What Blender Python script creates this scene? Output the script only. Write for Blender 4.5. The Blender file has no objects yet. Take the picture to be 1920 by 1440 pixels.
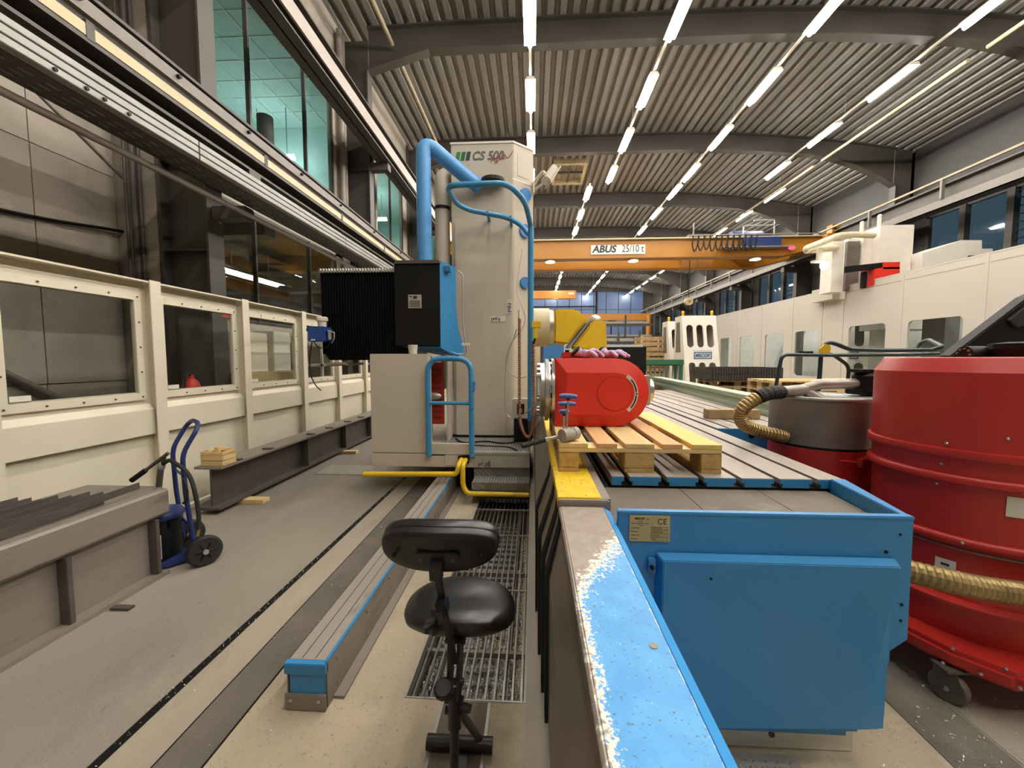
import bpy, bmesh, math, random
from mathutils import Vector, Matrix, Euler
from mathutils.geometry import tessellate_polygon
random.seed(7)
S = bpy.context.scene
COL = S.collection
PI = math.pi
# ------------------------------------------------------------------ camera
FPX, EYE = 740.0, 1.55
YAW, PITCH = math.atan(40/FPX), math.atan(48/FPX)
cd = bpy.data.cameras.new('camera'); cam = bpy.data.objects.new('camera', cd); COL.objects.link(cam)
cam.location = (0, 0, EYE); cam.rotation_euler = (PI/2-PITCH, 0, YAW)
cd.sensor_width = 36; cd.sensor_fit = 'HORIZONTAL'; cd.lens = FPX/1920*36; cd.clip_start = .05; cd.clip_end = 300
S.camera = cam
# ------------------------------------------------------------------ world, exposure
w = bpy.data.worlds.new('dusk'); S.world = w; w.use_nodes = True
bg = w.node_tree.nodes['Background']; bg.inputs[0].default_value = (.13, .19, .23, 1); bg.inputs[1].default_value = .5
S.view_settings.view_transform = 'Standard'; S.view_settings.look = 'None'
S.view_settings.exposure = 0.0; S.view_settings.gamma = 1; S.view_settings.use_curve_mapping = False
LAMP_COL, LAMP_W = (1, .95, .87), 200.0
S.cycles.max_bounces = 8; S.cycles.transparent_max_bounces = 12; S.cycles.caustics_reflective = False; S.cycles.caustics_refractive = False
S.cycles.use_denoising = True; S.cycles.sample_clamp_indirect = 6
# ------------------------------------------------------------------ pixel rays of the 1920x1440 frame -> world points at a known depth plane
_R = Euler((PI/2-PITCH, 0, YAW)).to_matrix()
def _ray(px, py): return _R @ Vector(((px-960)/FPX, (720-py)/FPX, -1))
def PX(px, py, x): d = _ray(px, py); return Vector((0, 0, EYE)) + d*(x/d.x)
def PY(px, py, y): d = _ray(px, py); return Vector((0, 0, EYE)) + d*(y/d.y)
def PZ(px, py, z): d = _ray(px, py); return Vector((0, 0, EYE)) + d*((z-EYE)/d.z)
# ------------------------------------------------------------------ mesh builder
def bas(d):
    d = Vector(d).normalized(); a = Vector((0, 0, 1)) if abs(d.z) < .9 else Vector((1, 0, 0))
    u = d.cross(a).normalized(); return u, d.cross(u)
class M:
    def __init__(s): s.v, s.f = [], []
    def add(s, vs, fs):
        n = len(s.v); s.v += [tuple(p) for p in vs]; s.f += [tuple(i+n for i in f) for f in fs]; return s
    def box(s, x0, x1, y0, y1, z0, z1):
        x0, x1 = sorted((x0, x1)); y0, y1 = sorted((y0, y1)); z0, z1 = sorted((z0, z1))
        return s.add([(x0,y0,z0),(x1,y0,z0),(x1,y1,z0),(x0,y1,z0),(x0,y0,z1),(x1,y0,z1),(x1,y1,z1),(x0,y1,z1)],
            [(0,3,2,1),(4,5,6,7),(0,1,5,4),(1,2,6,5),(2,3,7,6),(3,0,4,7)])
    def quad(s, *p): return s.add(p, [tuple(range(len(p)))])
    def prism(s, poly, ax, lo, hi):
        n = len(poly)
        def P(u, v, t): return (t,u,v) if ax == 'x' else (u,t,v) if ax == 'y' else (u,v,t)
        vs = [P(u,v,lo) for u,v in poly] + [P(u,v,hi) for u,v in poly]
        return s.add(vs, [tuple(range(n))[::-1], tuple(range(n,2*n))] + [(i,(i+1)%n,(i+1)%n+n,i+n) for i in range(n)])
    def loft(s, a, b, cap0=True, cap1=True):
        n = len(a); fs = [(i,(i+1)%n,(i+1)%n+n,i+n) for i in range(n)]
        if cap0: fs.append(tuple(range(n))[::-1])
        if cap1: fs.append(tuple(range(n,2*n)))
        return s.add(list(a)+list(b), fs)
    def holed(s, outer, holes, ax, lo, hi):
        def P(u, v, t): return (t,u,v) if ax == 'x' else (u,t,v) if ax == 'y' else (u,v,t)
        loops = [list(outer)]+[list(h) for h in holes]; flat = [p for l in loops for p in l]; n = len(flat)
        tri = tessellate_polygon([[Vector((p[0],p[1],0)) for p in l] for l in loops])
        fs = [tuple(t) for t in tri] + [tuple(i+n for i in t[::-1]) for t in tri]; k = 0
        for l in loops:
            m = len(l); fs += [(k+i, k+(i+1)%m, k+(i+1)%m+n, k+i+n) for i in range(m)]; k += m
        return s.add([P(*p,lo) for p in flat]+[P(*p,hi) for p in flat], fs)
    def cyl(s, p, q, r, r2=None, n=14, caps=True):
        p, q = Vector(p), Vector(q); u, v = bas(q-p); r2 = r if r2 is None else r2
        c = [(math.cos(2*PI*i/n), math.sin(2*PI*i/n)) for i in range(n)]
        return s.loft([p+u*(a*r)+v*(b*r) for a,b in c], [q+u*(a*r2)+v*(b*r2) for a,b in c], caps, caps)
    def tube(s, pts, r, n=8, closed=False, caps=True, rf=None):
        pts = [Vector(p) for p in pts]; m = len(pts); rings = []; u = None
        for i, p in enumerate(pts):
            a = pts[(i-1) % m] if closed or i else p; b = pts[(i+1) % m] if closed or i < m-1 else p
            t = (b-a).normalized()
            if u is None: u = bas(t)[0]
            u = (u - t*u.dot(t)); u = u.normalized() if u.length > 1e-6 else bas(t)[0]
            v = t.cross(u); rr = rf(i) if rf else r
            rings.append([p+u*(rr*math.cos(2*PI*k/n))+v*(rr*math.sin(2*PI*k/n)) for k in range(n)])
        vs = [q for g in rings for q in g]; fs = []
        for i in range(m if closed else m-1):
            j = (i+1) % m; fs += [(i*n+k, i*n+(k+1)%n, j*n+(k+1)%n, j*n+k) for k in range(n)]
        if not closed and caps: fs += [tuple(range(n))[::-1], tuple((m-1)*n+k for k in range(n))]
        return s.add(vs, fs)
    def lathe(s, prof, c, ax=(0,0,1), n=24):
        c = Vector(c); ax = Vector(ax).normalized(); u, v = bas(ax); m = len(prof)
        vs = [c+ax*h+u*(r*math.cos(2*PI*k/n))+v*(r*math.sin(2*PI*k/n)) for r,h in prof for k in range(n)]
        fs = [(i*n+k, i*n+(k+1)%n, (i+1)*n+(k+1)%n, (i+1)*n+k) for i in range(m-1) for k in range(n)]
        fs += [tuple(range(n))[::-1], tuple((m-1)*n+k for k in range(n))]
        return s.add(vs, fs)
    def ball(s, c, r, n=14, m=8):
        rx, ry, rz = r if hasattr(r, '__len__') else (r,r,r)
        vs = [(c[0]+rx*math.sin(PI*(i+.02)/(m+.04))*math.cos(2*PI*k/n), c[1]+ry*math.sin(PI*(i+.02)/(m+.04))*math.sin(2*PI*k/n), c[2]-rz*math.cos(PI*(i+.02)/(m+.04))) for i in range(m+1) for k in range(n)]
        fs = [(i*n+k, i*n+(k+1)%n, (i+1)*n+(k+1)%n, (i+1)*n+k) for i in range(m) for k in range(n)]
        fs += [tuple(range(n))[::-1], tuple(m*n+k for k in range(n))]
        return s.add(vs, fs)
    def xf(s, mtx, start=0):
        s.v = s.v[:start] + [tuple(mtx @ Vector(p)) for p in s.v[start:]]; return s
    def merge(s, o, mtx=None): return s.add([mtx @ Vector(p) for p in o.v] if mtx else o.v, o.f)
def fil(pts, r, k=5, closed=False):
    """round the corners of a polyline"""
    pts = [Vector(p) for p in pts]; out = []; n = len(pts)
    for i, p in enumerate(pts):
        if not closed and i in (0, n-1): out.append(p); continue
        a, b = pts[(i-1)%n]-p, pts[(i+1)%n]-p
        d = min(r, a.length*.49, b.length*.49); A, B = p+a.normalized()*d, p+b.normalized()*d
        for j in range(k+1):
            t = j/k; out.append(A*(1-t)**2 + p*2*t*(1-t) + B*t*t)
    return out
def smooth(pts, k=6):
    """Catmull-Rom through points"""
    P = [Vector(p) for p in pts]; P = [P[0]*2-P[1]]+P+[P[-1]*2-P[-2]]; out = []
    for i in range(1, len(P)-2):
        for j in range(k):
            t = j/k; a,b,c,d = P[i-1],P[i],P[i+1],P[i+2]
            out.append(.5*((2*b)+(c-a)*t+(2*a-5*b+4*c-d)*t*t+(3*b-a-3*c+d)*t**3))
    out.append(P[-2]); return out
def rrect(u0, u1, v0, v1, r, k=4):
    out = []
    for cx, cy, a0 in ((u1-r,v1-r,0),(u0+r,v1-r,90),(u0+r,v0+r,180),(u1-r,v0+r,270)):
        out += [(cx+r*math.cos(math.radians(a0+90*i/k)), cy+r*math.sin(math.radians(a0+90*i/k))) for i in range(k+1)]
    return out
# ------------------------------------------------------------------ objects
def mesh(name, mb, mt, bev=0, sm=0, seg=2):
    me = bpy.data.meshes.new(name); me.from_pydata([tuple(p) for p in mb.v], [], mb.f)
    bm = bmesh.new(); bm.from_mesh(me)
    bmesh.ops.recalc_face_normals(bm, faces=bm.faces)
    if bev:
        es = [e for e in bm.edges if len(e.link_faces) == 2 and e.calc_face_angle(0) > .6]
        bmesh.ops.bevel(bm, geom=es, offset=bev, segments=seg, affect='EDGES', clamp_overlap=True)
    bm.to_mesh(me); bm.free()
    if sm:
        me.polygons.foreach_set('use_smooth', [True]*len(me.polygons)); me.set_sharp_from_angle(angle=math.radians(sm if sm > 1 else 35))
    if mt: me.materials.append(mt)
    return me
def tag(o, label=None, cat=None, group=None, kind=None):
    if label: o['label'] = label
    if cat: o['category'] = cat
    if group: o['group'] = group
    if kind: o['kind'] = kind
    return o
def root_of(o):
    while o.parent: o = o.parent
    return o
def thing(name, label, cat, loc, group=None, rz=0):
    o = bpy.data.objects.new(name, None); COL.objects.link(o); o.empty_display_size = .1
    o.location = loc; o.rotation_euler = (0, 0, rz); return tag(o, label, cat, group)
def part(name, mb, mt, parent, bev=0, sm=0, label=None, kind=None, seg=2):
    """mb is in world coordinates; the part is stored relative to its thing"""
    L = root_of(parent).location
    mb.v = [(p[0]-L.x, p[1]-L.y, p[2]-L.z) for p in mb.v]
    o = bpy.data.objects.new(name, mesh(name, mb, mt, bev, sm, seg)); COL.objects.link(o); o.parent = parent
    if parent.type == 'MESH' and parent.parent is None: pass
    return tag(o, label, None, None, kind)
def solo(name, mb, mt, label, cat, group=None, bev=0, sm=0, kind=None):
    xs, ys, zs = zip(*mb.v); L = Vector(((min(xs)+max(xs))/2, (min(ys)+max(ys))/2, min(zs)))
    mb.v = [(p[0]-L.x, p[1]-L.y, p[2]-L.z) for p in mb.v]
    o = bpy.data.objects.new(name, mesh(name, mb, mt, bev, sm)); COL.objects.link(o); o.location = L
    return tag(o, label, cat, group, kind)
def struct(name, mb, mt, parent=None, bev=0, sm=0):
    if parent: return part(name, mb, mt, parent, bev, sm)
    o = bpy.data.objects.new(name, mesh(name, mb, mt, bev, sm)); COL.objects.link(o); return tag(o, kind='structure')
def inst(name, me, parent, pos, rot=None):
    o = bpy.data.objects.new(name, me); COL.objects.link(o); o.parent = parent
    o.location = Vector(pos)-root_of(parent).location
    if rot: o.rotation_euler = rot
    return o
def dup(root, loc, rz=None, label=None, group=None):
    r = root.copy(); COL.objects.link(r); r.location = loc
    if rz is not None: r.rotation_euler = (0, 0, rz)
    if label: r['label'] = label
    if group: r['group'] = group
    for ch in list(root.children):
        c = ch.copy(); COL.objects.link(c); c.parent = r
        for g in list(ch.children):
            d = g.copy(); COL.objects.link(d); d.parent = c
    return r
def text(name, s, size, mt, parent, mtx, shear=0, bold=0, ext=.0015, ax='LEFT', squeeze=1):
    """flat lettering; mtx takes the text plane (x right, y up) to the world"""
    c = bpy.data.curves.new(name, 'FONT'); c.body = s; c.size = size; c.shear = shear; c.offset = bold; c.extrude = ext; c.align_x = ax; c.resolution_u = 3
    t = bpy.data.objects.new('t', c); COL.objects.link(t)
    bpy.context.view_layer.update()
    me = bpy.data.meshes.new_from_object(t.evaluated_get(bpy.context.evaluated_depsgraph_get()))
    bpy.data.objects.remove(t); L = root_of(parent).location
    for v in me.vertices: v.co = mtx @ Vector((v.co.x*squeeze, v.co.y, v.co.z)) - L
    me.name = name; me.materials.clear(); me.materials.append(mt)
    o = bpy.data.objects.new(name, me); COL.objects.link(o); o.parent = parent; return o
def face_y(x, y, z): return Matrix.Translation((x, y, z)) @ Euler((PI/2, 0, 0)).to_matrix().to_4x4()      # faces -Y
# ------------------------------------------------------------------ materials
def lin(h):
    c = [int(h[i:i+2], 16)/255 for i in (0, 2, 4)]
    return tuple((x/12.92 if x <= .04045 else ((x+.055)/1.055)**2.4) for x in c) + (1,)
def mat(name, h, rough=.5, metal=0, var=.10, scale=5, bump=0, bscale=60, spots=None, stretch=(1,1,1), spec=.5, coat=0):
    m = bpy.data.materials.new(name); m.use_nodes = True; nt = m.node_tree; N, L = nt.nodes, nt.links
    b = N['Principled BSDF']; b.inputs['Roughness'].default_value = rough; b.inputs['Metallic'].default_value = metal
    b.inputs['Specular IOR Level'].default_value = spec; b.inputs['Coat Weight'].default_value = coat
    c = lin(h); tc = N.new('ShaderNodeTexCoord'); mp = N.new('ShaderNodeMapping'); mp.inputs['Scale'].default_value = stretch
    L.new(tc.outputs['Object'], mp.inputs[0])
    no = N.new('ShaderNodeTexNoise'); no.inputs['Scale'].default_value = scale; no.inputs['Detail'].default_value = 5; L.new(mp.outputs[0], no.inputs['Vector'])
    rp = N.new('ShaderNodeValToRGB'); e = rp.color_ramp.elements; e[0].position = .3; e[1].position = .7
    e[0].color = tuple(x*(1-var) for x in c[:3])+(1,); e[1].color = tuple(min(1, x*(1+var)) for x in c[:3])+(1,)
    L.new(no.outputs['Fac'], rp.inputs[0]); out = rp.outputs[0]
    for sp in ([spots] if spots and isinstance(spots[0], str) else spots or []):
        h2, thr, sc = sp[:3]; wd = sp[3] if len(sp) > 3 else .04
        n2 = N.new('ShaderNodeTexNoise'); n2.inputs['Scale'].default_value = sc; n2.inputs['Detail'].default_value = 6; n2.inputs['Roughness'].default_value = .65; L.new(mp.outputs[0], n2.inputs['Vector'])
        r2 = N.new('ShaderNodeMapRange'); r2.inputs[1].default_value = thr; r2.inputs[2].default_value = thr+wd; L.new(n2.outputs['Fac'], r2.inputs[0])
        mx = N.new('ShaderNodeMix'); mx.data_type = 'RGBA'; L.new(r2.outputs[0], mx.inputs[0]); L.new(out, mx.inputs[6]); mx.inputs[7].default_value = lin(h2); out = mx.outputs[2]
    L.new(out, b.inputs['Base Color'])
    if bump:
        n3 = N.new('ShaderNodeTexNoise'); n3.inputs['Scale'].default_value = bscale; n3.inputs['Detail'].default_value = 3; L.new(mp.outputs[0], n3.inputs['Vector'])
        bp = N.new('ShaderNodeBump'); bp.inputs['Strength'].default_value = bump; bp.inputs['Distance'].default_value = .01
        L.new(n3.outputs['Fac'], bp.inputs['Height']); L.new(bp.outputs[0], b.inputs['Normal'])
    return m
def glow(name, col, k):
    m = bpy.data.materials.new(name); m.use_nodes = True; nt = m.node_tree; nt.nodes.remove(nt.nodes['Principled BSDF'])
    e = nt.nodes.new('ShaderNodeEmission'); e.inputs[0].default_value = tuple(col)+(1,); e.inputs[1].default_value = k
    nt.links.new(e.outputs[0], nt.nodes['Material Output'].inputs[0]); return m
def glass(name, tint=(.9,.95,.95), rough=.03, refl=.12):
    m = bpy.data.materials.new(name); m.use_nodes = True; nt = m.node_tree; nt.nodes.remove(nt.nodes['Principled BSDF'])
    t = nt.nodes.new('ShaderNodeBsdfTransparent'); t.inputs[0].default_value = tuple(tint)+(1,)
    g = nt.nodes.new('ShaderNodeBsdfGlossy'); g.inputs['Roughness'].default_value = rough; g.inputs[0].default_value = (.9,.95,1,1)
    lw = nt.nodes.new('ShaderNodeLayerWeight'); lw.inputs[0].default_value = .5
    pw = nt.nodes.new('ShaderNodeMath'); pw.operation = 'POWER'; nt.links.new(lw.outputs['Facing'], pw.inputs[0]); pw.inputs[1].default_value = 4
    ml = nt.nodes.new('ShaderNodeMath'); ml.operation = 'MULTIPLY_ADD'; nt.links.new(pw.outputs[0], ml.inputs[0]); ml.inputs[1].default_value = .7; ml.inputs[2].default_value = refl*.25
    ge = nt.nodes.new('ShaderNodeNewGeometry'); iv = nt.nodes.new('ShaderNodeMath'); iv.operation = 'SUBTRACT'; iv.inputs[0].default_value = 1; nt.links.new(ge.outputs['Backfacing'], iv.inputs[1])
    mf = nt.nodes.new('ShaderNodeMath'); mf.operation = 'MULTIPLY'; nt.links.new(ml.outputs[0], mf.inputs[0]); nt.links.new(iv.outputs[0], mf.inputs[1])   # only the outer face mirrors
    x = nt.nodes.new('ShaderNodeMixShader'); nt.links.new(mf.outputs[0], x.inputs[0]); nt.links.new(t.outputs[0], x.inputs[1]); nt.links.new(g.outputs[0], x.inputs[2])
    nt.links.new(x.outputs[0], nt.nodes['Material Output'].inputs[0]); return m
def checker(name, h, rough=.35, metal=.9, sc=40):
    """raised tread plate: crossed lozenges as fine relief"""
    m = mat(name, h, rough, metal, .15, 9); nt = m.node_tree; N, L = nt.nodes, nt.links; b = N['Principled BSDF']
    tc = N.new('ShaderNodeTexCoord'); s = N.new('ShaderNodeSeparateXYZ'); L.new(tc.outputs['Object'], s.inputs[0])
    def mth(op, a, c=None):
        n = N.new('ShaderNodeMath'); n.operation = op
        for i, q in enumerate((a, c)):
            if q is None: continue
            if isinstance(q, (int, float)): n.inputs[i].default_value = q
            else: L.new(q, n.inputs[i])
        return n.outputs[0]
    u = mth('ADD', s.outputs[0], s.outputs[1]); u = mth('ADD', u, s.outputs[2]); v = mth('SUBTRACT', s.outputs[0], s.outputs[1]); v = mth('ADD', v, s.outputs[2])
    a = mth('MULTIPLY', mth('SINE', mth('MULTIPLY', u, 200*sc/40)), mth('SINE', mth('MULTIPLY', v, 90*sc/40)))
    bp = N.new('ShaderNodeBump'); bp.inputs['Strength'].default_value = .8; bp.inputs['Distance'].default_value = .004
    L.new(a, bp.inputs['Height']); L.new(bp.outputs[0], b.inputs['Normal']); return m

concrete = mat('concrete', 'a1978a', .85, 0, .12, 1.3, .25, 30, [('857b6e', .56, .9, .2), ('b1a799', .62, 2.2, .15)])
floor_m = mat('floor concrete', 'ad9f88', .75, 0, .14, 1.6, .3, 50, [('8f836f', .52, 1.1, .22), ('bfb096', .56, 2.3, .15), ('6c6354', .69, 14, .04), ('877b69', .60, 60, .06)])
mat_m = mat('dark floor', '8b8276', .7, 0, .12, 1.2, .4, 90, [('9c9285', .55, 1.7, .2), ('71695f', .55, .8, .2), ('5f584f', .66, 25, .05)], (1, .5, 1))
strip_m = mat('dark strip', '625b52', .65, 0, .2, 3, .5, 140, ('7c7466', .55, 2, .2))
steel_dark = mat('painted dark steel', '4a443e', .55, 0, .1, 2)
steel_frame = mat('portal paint', '45403a', .55, 0, .08, 1)
deck_m = mat('roof deck', '8f8c86', .5, .1, .06, 1)
deck_dark = steel_frame
white_p = mat('white paint', 'd8d0bf', .45, 0, .04, 2)
encl_l = mat('enclosure paint', 'd8cfb9', .5, 0, .05, 1.5, 0, 50, ('b0a891', .66, 4, .1))
encl_r = mat('enclosure cream', 'c2bbb0', .5, 0, .03, 1)
mach_g = mat('machine grey', 'c0b6a4', .5, 0, .05, 1.2, 0, 50, ('a89e8d', .66, 7, .08))
blue_p = mat('blue paint', '2f7fb4', .38, 0, .06, 3, 0, 50, ('1d4a68', .70, 22, .03))
blue_d = mat('blue tube', '3a86b4', .35, 0, .08, 3, 0, 50, ('22465a', .64, 14, .05))
blue_t = mat('duct blue', '4f94d0', .4, 0, .04, 2)
dblue = mat('dark blue', '1e2f63', .45, 0, .08, 4)
red_p = mat('red head paint', 'd9301f', .42, 0, .05, 4)
red_v = mat('red vacuum paint', 'b52a22', .40, 0, .06, 2, .02, 90, ('a0231c', .6, 1.5, .2))
black = mat('black plastic', '0a0a0b', .55, 0, .12, 6, spec=.25)
vinyl = mat('black vinyl', '0d0c0e', .33, 0, .15, 8, .05, 220, spec=.7)
stool_b = mat('stool black', '111013', .4, 0, .12, 6, spec=.5)
rubber = mat('rubber', '1d1c1b', .75, 0, .15, 9, .2, 100)
bellows_m = mat('bellows cloth', '060607', .8, 0, .1, 8, spec=.15)
steel = mat('bright steel', 'b9b7b2', .28, .95, .1, 6)
galv = mat('galvanised', 'aaa8a2', .4, .5, .1, 6)
iron = mat('machined iron', '9d9388', .5, .25, .12, 4, .05, 60, ('6d655a', .58, 6, .12), (1, .25, 1))
rawsteel = mat('raw steel', '8a8076', .55, .3, .12, 3, .1, 60, ('6f655a', .58, 5, .15), (1, .3, 1))
rust = mat('mill scale', '57504a', .55, .3, .2, 5, .1, 70, ('6b5140', .68, 7, .1))
wood = mat('pallet wood', 'd6b982', .75, 0, .16, 7, .15, 60, ('a97d40', .68, 14, .06), (1, .12, 1))
wood_end = mat('end grain', 'b8975c', .8, 0, .2, 30, .2, 80)
wood_old = mat('old pallet wood', 'a98d62', .8, 0, .2, 6, .15, 60, ('7d6544', .6, 9, .1))
yellow = mat('yellow paint', 'd9b21c', .45, 0, .08, 4, 0, 50, ('8f7a2a', .68, 14, .05))
yellow_w = mat('worn yellow tread', 'e2bb22', .6, 0, .12, 20, .4, 140, [('6a5a2c', .60, 45, .05), ('8b7a50', .66, 6, .08)])
orange = mat('crane orange', 'a56d1c', .4, 0, .05, 2)
cream = mat('cream', 'bfb08a', .5, 0, .06, 3)
brass = mat('brassy hose', '9b8456', .35, .6, .15, 9)
copper = mat('reddish hose', '8a5840', .5, .2, .15, 9)
dgreen = mat('dark green tube', '1f2f2f', .4, 0, .1, 5)
green_p = mat('green', '2d6b4d', .5, 0, .1, 4)
pale_green = mat('pale green profile', 'a9b49c', .5, 0, .12, 2, 0, 50, ('8f9c86', .55, 6, .2), (1, .1, 1))
lilac = mat('mauve cloth', 'cfb2d2', .8, 0, .2, 14, .3, 120)
ink = mat('dark ink', '25282c', .6)
ink_b = mat('blue ink', '2d6a9c', .6)
g1 = mat('green a', '2e7a33', .5); g2 = mat('green b', '1f5a35', .5); g3 = mat('green c', '142d20', .5)
ink_r = mat('red ink', '8d2f38', .6)
plate_m = mat('name plate', 'b5a878', .4, .3, .1, 8)
paper = mat('paper label', 'd8d3c6', .6, 0, .05, 10)
tread = checker('tread plate', '87837b', .4, .5); tread_b = checker('bright tread plate', 'b3aca0', .5, .25); 
perf = mat('perforated mat', '75695c', .7, 0, .15, 4, .8, 260, ('8d8375', .58, 5, .15))
pane = glass('clear pane'); pane_t = glass('smoked pane', (.90,.92,.91), .05, .08); pane_n = glass('window pane', (.75,.85,.9), .04, .2)
lamp_m = glow('tube light', LAMP_COL, LAMP_W)
# ================================================================== FLOOR
PIT = (-.585, -.03, 1.68, 4.28)
fm = M(); X0, X1, Y0, Y1 = -14, 15, -8, 46
for a in ((X0,PIT[0],Y0,Y1), (PIT[1],X1,Y0,Y1), (PIT[0],PIT[1],Y0,PIT[2]), (PIT[0],PIT[1],PIT[3],Y1)): fm.box(a[0],a[1],a[2],a[3],-.12,0)
fm.box(PIT[0]-.05, PIT[1]+.05, PIT[2]-.05, PIT[3]+.05, -.5, -.40)
floor = struct('floor', fm, floor_m)
for (x0,x1,m_) in ((-8,-1.685,mat_m),(-1.44,-1.25,strip_m)):
    part('floor_plate', M().box(x0,x1,-6,14,0,.004), m_, floor)
part('floor_plate', M().box(-1.638,-1.442,-6,14,0,.005), mat('brown strip','9a8f7f',.7,0,.15,2,.3,60,('857a6a',.55,3,.2),(1,.3,1)), floor)
part('floor_groove', M().box(-1.686,-1.638,-6,14,0,.002), black, floor)
for x in (-1.442,-1.252): part('floor_groove', M().box(x,x+.006,-6,14,0,.0055), black, floor)
part('floor_plate', M().box(-.40,-.197,-2,1.67,0,.006), perf, floor)
for x in (-.408,-.197): part('edge_strip', M().box(x,x+.012,-2,1.67,0,.008), galv, floor)
part('floor_plate', M().box(1.60,1.86,-2,9,0,.004), strip_m, floor)
part('floor_plate', M().box(.70,1.02,-2,1.50,0,.006), galv, floor)
dl = M()
for i in range(14):
    for j in range(24):
        cx, cy, a = .715+i*.0225, .95+j*.0225, (PI/4 if (i+j)%2 else -PI/4); u = Vector((math.cos(a),math.sin(a),0)); v = Vector((-u.y,u.x,0)); c = Vector((cx,cy,.006))
        dl.add([c+u*.010,c+v*.004,c-u*.010,c-v*.004,c+u*.004+Vector((0,0,.003)),c-u*.004+Vector((0,0,.003))], [(0,1,4),(1,2,5),(1,5,4),(2,3,5),(3,0,4),(3,4,5)])
part('tread_lozenges', dl, steel, floor, kind='stuff')
part('floor_plate', M().box(1.87,6,-2,12,0,.003), mat('grey floor','948a7c',.7,0,.14,1.5,.3,60,[('7c7366',.54,1.3,.2),('ac9f8b',.6,2.2,.1),('5c554b',.67,20,.04)]), floor)
part('pit_curb', M().box(-.028,.10,1.2,4.6,0,.03), concrete, floor, .006)
part('pit_wall', M().box(-.6,-.588,1.66,4.3,-.4,-.002).box(-.028,-.02,1.66,4.3,-.4,-.002).box(-.6,-.02,1.66,1.672,-.4,-.002), rawsteel, floor)
for i in range(4):
    a = 5.04+i*0; x = -2.9+i*.28
plates = [(-2.92,-1.80),(-1.79,-1.15)]
for a,b in plates: part('tread_plate', M().box(a,b,5.03,5.48,.004,.012), tread_b, floor)
# ================================================================== CEILING
def zc(x): return 9.62-.0113*max(0,x-4.5)**2-.006*max(0,-x-1)**2
cm = M(); x = -5.4; prof = []
while x < 13.7:
    for dx, h in ((0,0),(.14,0),(.17,.13),(.27,.13)): prof.append((x+dx, zc(x+dx)+h))
    x += .30
n = len(prof); cm.add([(p[0],-8,p[1]) for p in prof]+[(p[0],46,p[1]) for p in prof], [(i,i+1,i+1+n,i+n) for i in range(n-1)])
ceiling = struct('ceiling', cm, deck_m)
part('skylight_frame', M().holed(rrect(.80,2.2,16.7,18.7,.02,1),[rrect(.92,2.08,16.85,18.55,.02,1)],'z',9.46,9.75), cream, ceiling)
part('skylight_panel', M().box(.92,2.08,16.85,18.55,9.66,9.70), cream, ceiling)
part('skylight_bar', M().box(.92,2.08,17.6,17.7,9.5,9.56).box(1.47,1.53,16.85,18.55,9.5,9.56), steel_frame, ceiling)
# ================================================================== PORTAL FRAMES
XL, XR = -4.05, 12.6
def zb(x): return zc(x)-.60
low = [(XL,8.58),(-2.55,9.0),(-1,9.01),(2,9.02),(5,9.02),(7,8.96),(8.6,8.84),(9.8,8.72),(10.7,8.52),(11.4,8.26),(12,7.98),(XR,7.60)]
upl = [(x_, zc(x_)-.02) for x_,_ in low]
def frame_mesh():
    web = M(); n = len(low); y0 = -.012; 
    vs = [(a,y,b) for y in (-.012,.012) for a,b in low]+[(a,y,b) for y in (-.012,.012) for a,b in upl]
    fs = []
    for i in range(n-1):
        fs += [(i,i+1,2*n+i+1,2*n+i),(n+i+1,n+i,3*n+i,3*n+i+1)]
    web.add(vs, fs)
    fl = M()
    for i in range(n-1):
        (a,b),(c,d) = low[i], low[i+1]; fl.add([(a,-.125,b),(c,-.125,d),(c,.125,d),(a,.125,b),(a,-.125,b-.03),(c,-.125,d-.03),(c,.125,d-.03),(a,.125,b-.03)], [(0,3,2,1),(4,5,6,7),(0,1,5,4),(2,3,7,6),(1,2,6,5),(3,0,4,7)])
        (a,b),(c,d) = upl[i], upl[i+1]; fl.add([(a,-.125,b),(c,-.125,d),(c,.125,d),(a,.125,b),(a,-.125,b-.03),(c,-.125,d-.03),(c,.125,d-.03),(a,.125,b-.03)], [(0,3,2,1),(4,5,6,7),(0,1,5,4),(2,3,7,6),(1,2,6,5),(3,0,4,7)])
    return web, fl
ords = ['just behind the viewpoint','nearest, by the first left windows','second, above the tall machine','third, beyond the roof hatch','fourth, by the orange crane','fifth, past the orange crane','sixth, well past the orange crane','seventh, towards the end wall','last before the end wall']
fy = [-.1+5.04*k for k in range(9)]; proto = None
for k, y in enumerate(fy):
    lab = 'dark brown steel portal frame with curved haunch, '+ords[k]
    if proto is None:
        fr = thing('portal_frame', lab, 'steel frame', (0,0,0), 'portal frames along the hall')
        wb, fl = frame_mesh(); bm_ = part('roof_beam', wb, steel_frame, fr); part('flange', fl, steel_frame, bm_)
        for xa, sg in ((XL,-1),(XR,1)):
            m_ = M().box(xa,xa+sg*.03,-.125,.125,0,7.6 if sg>0 else 8.58).box(xa+sg*.03,xa+sg*.6,-.012,.012,0,9.3 if sg<0 else 8.9).box(xa+sg*.6,xa+sg*.63,-.125,.125,0,9.5 if sg<0 else 8.9)
            for zz in (2.9,4.0,6.2): m_.box(xa+sg*.03,xa+sg*.6,-.12,.12,zz,zz+.02)
            part('column', m_, steel_frame, fr)
        proto = fr; fr.location = (0,y,0)
    else: dup(proto, (0,y,0), None, lab)
pipe_c = mat('pipe cream','93866c',.6)
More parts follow.
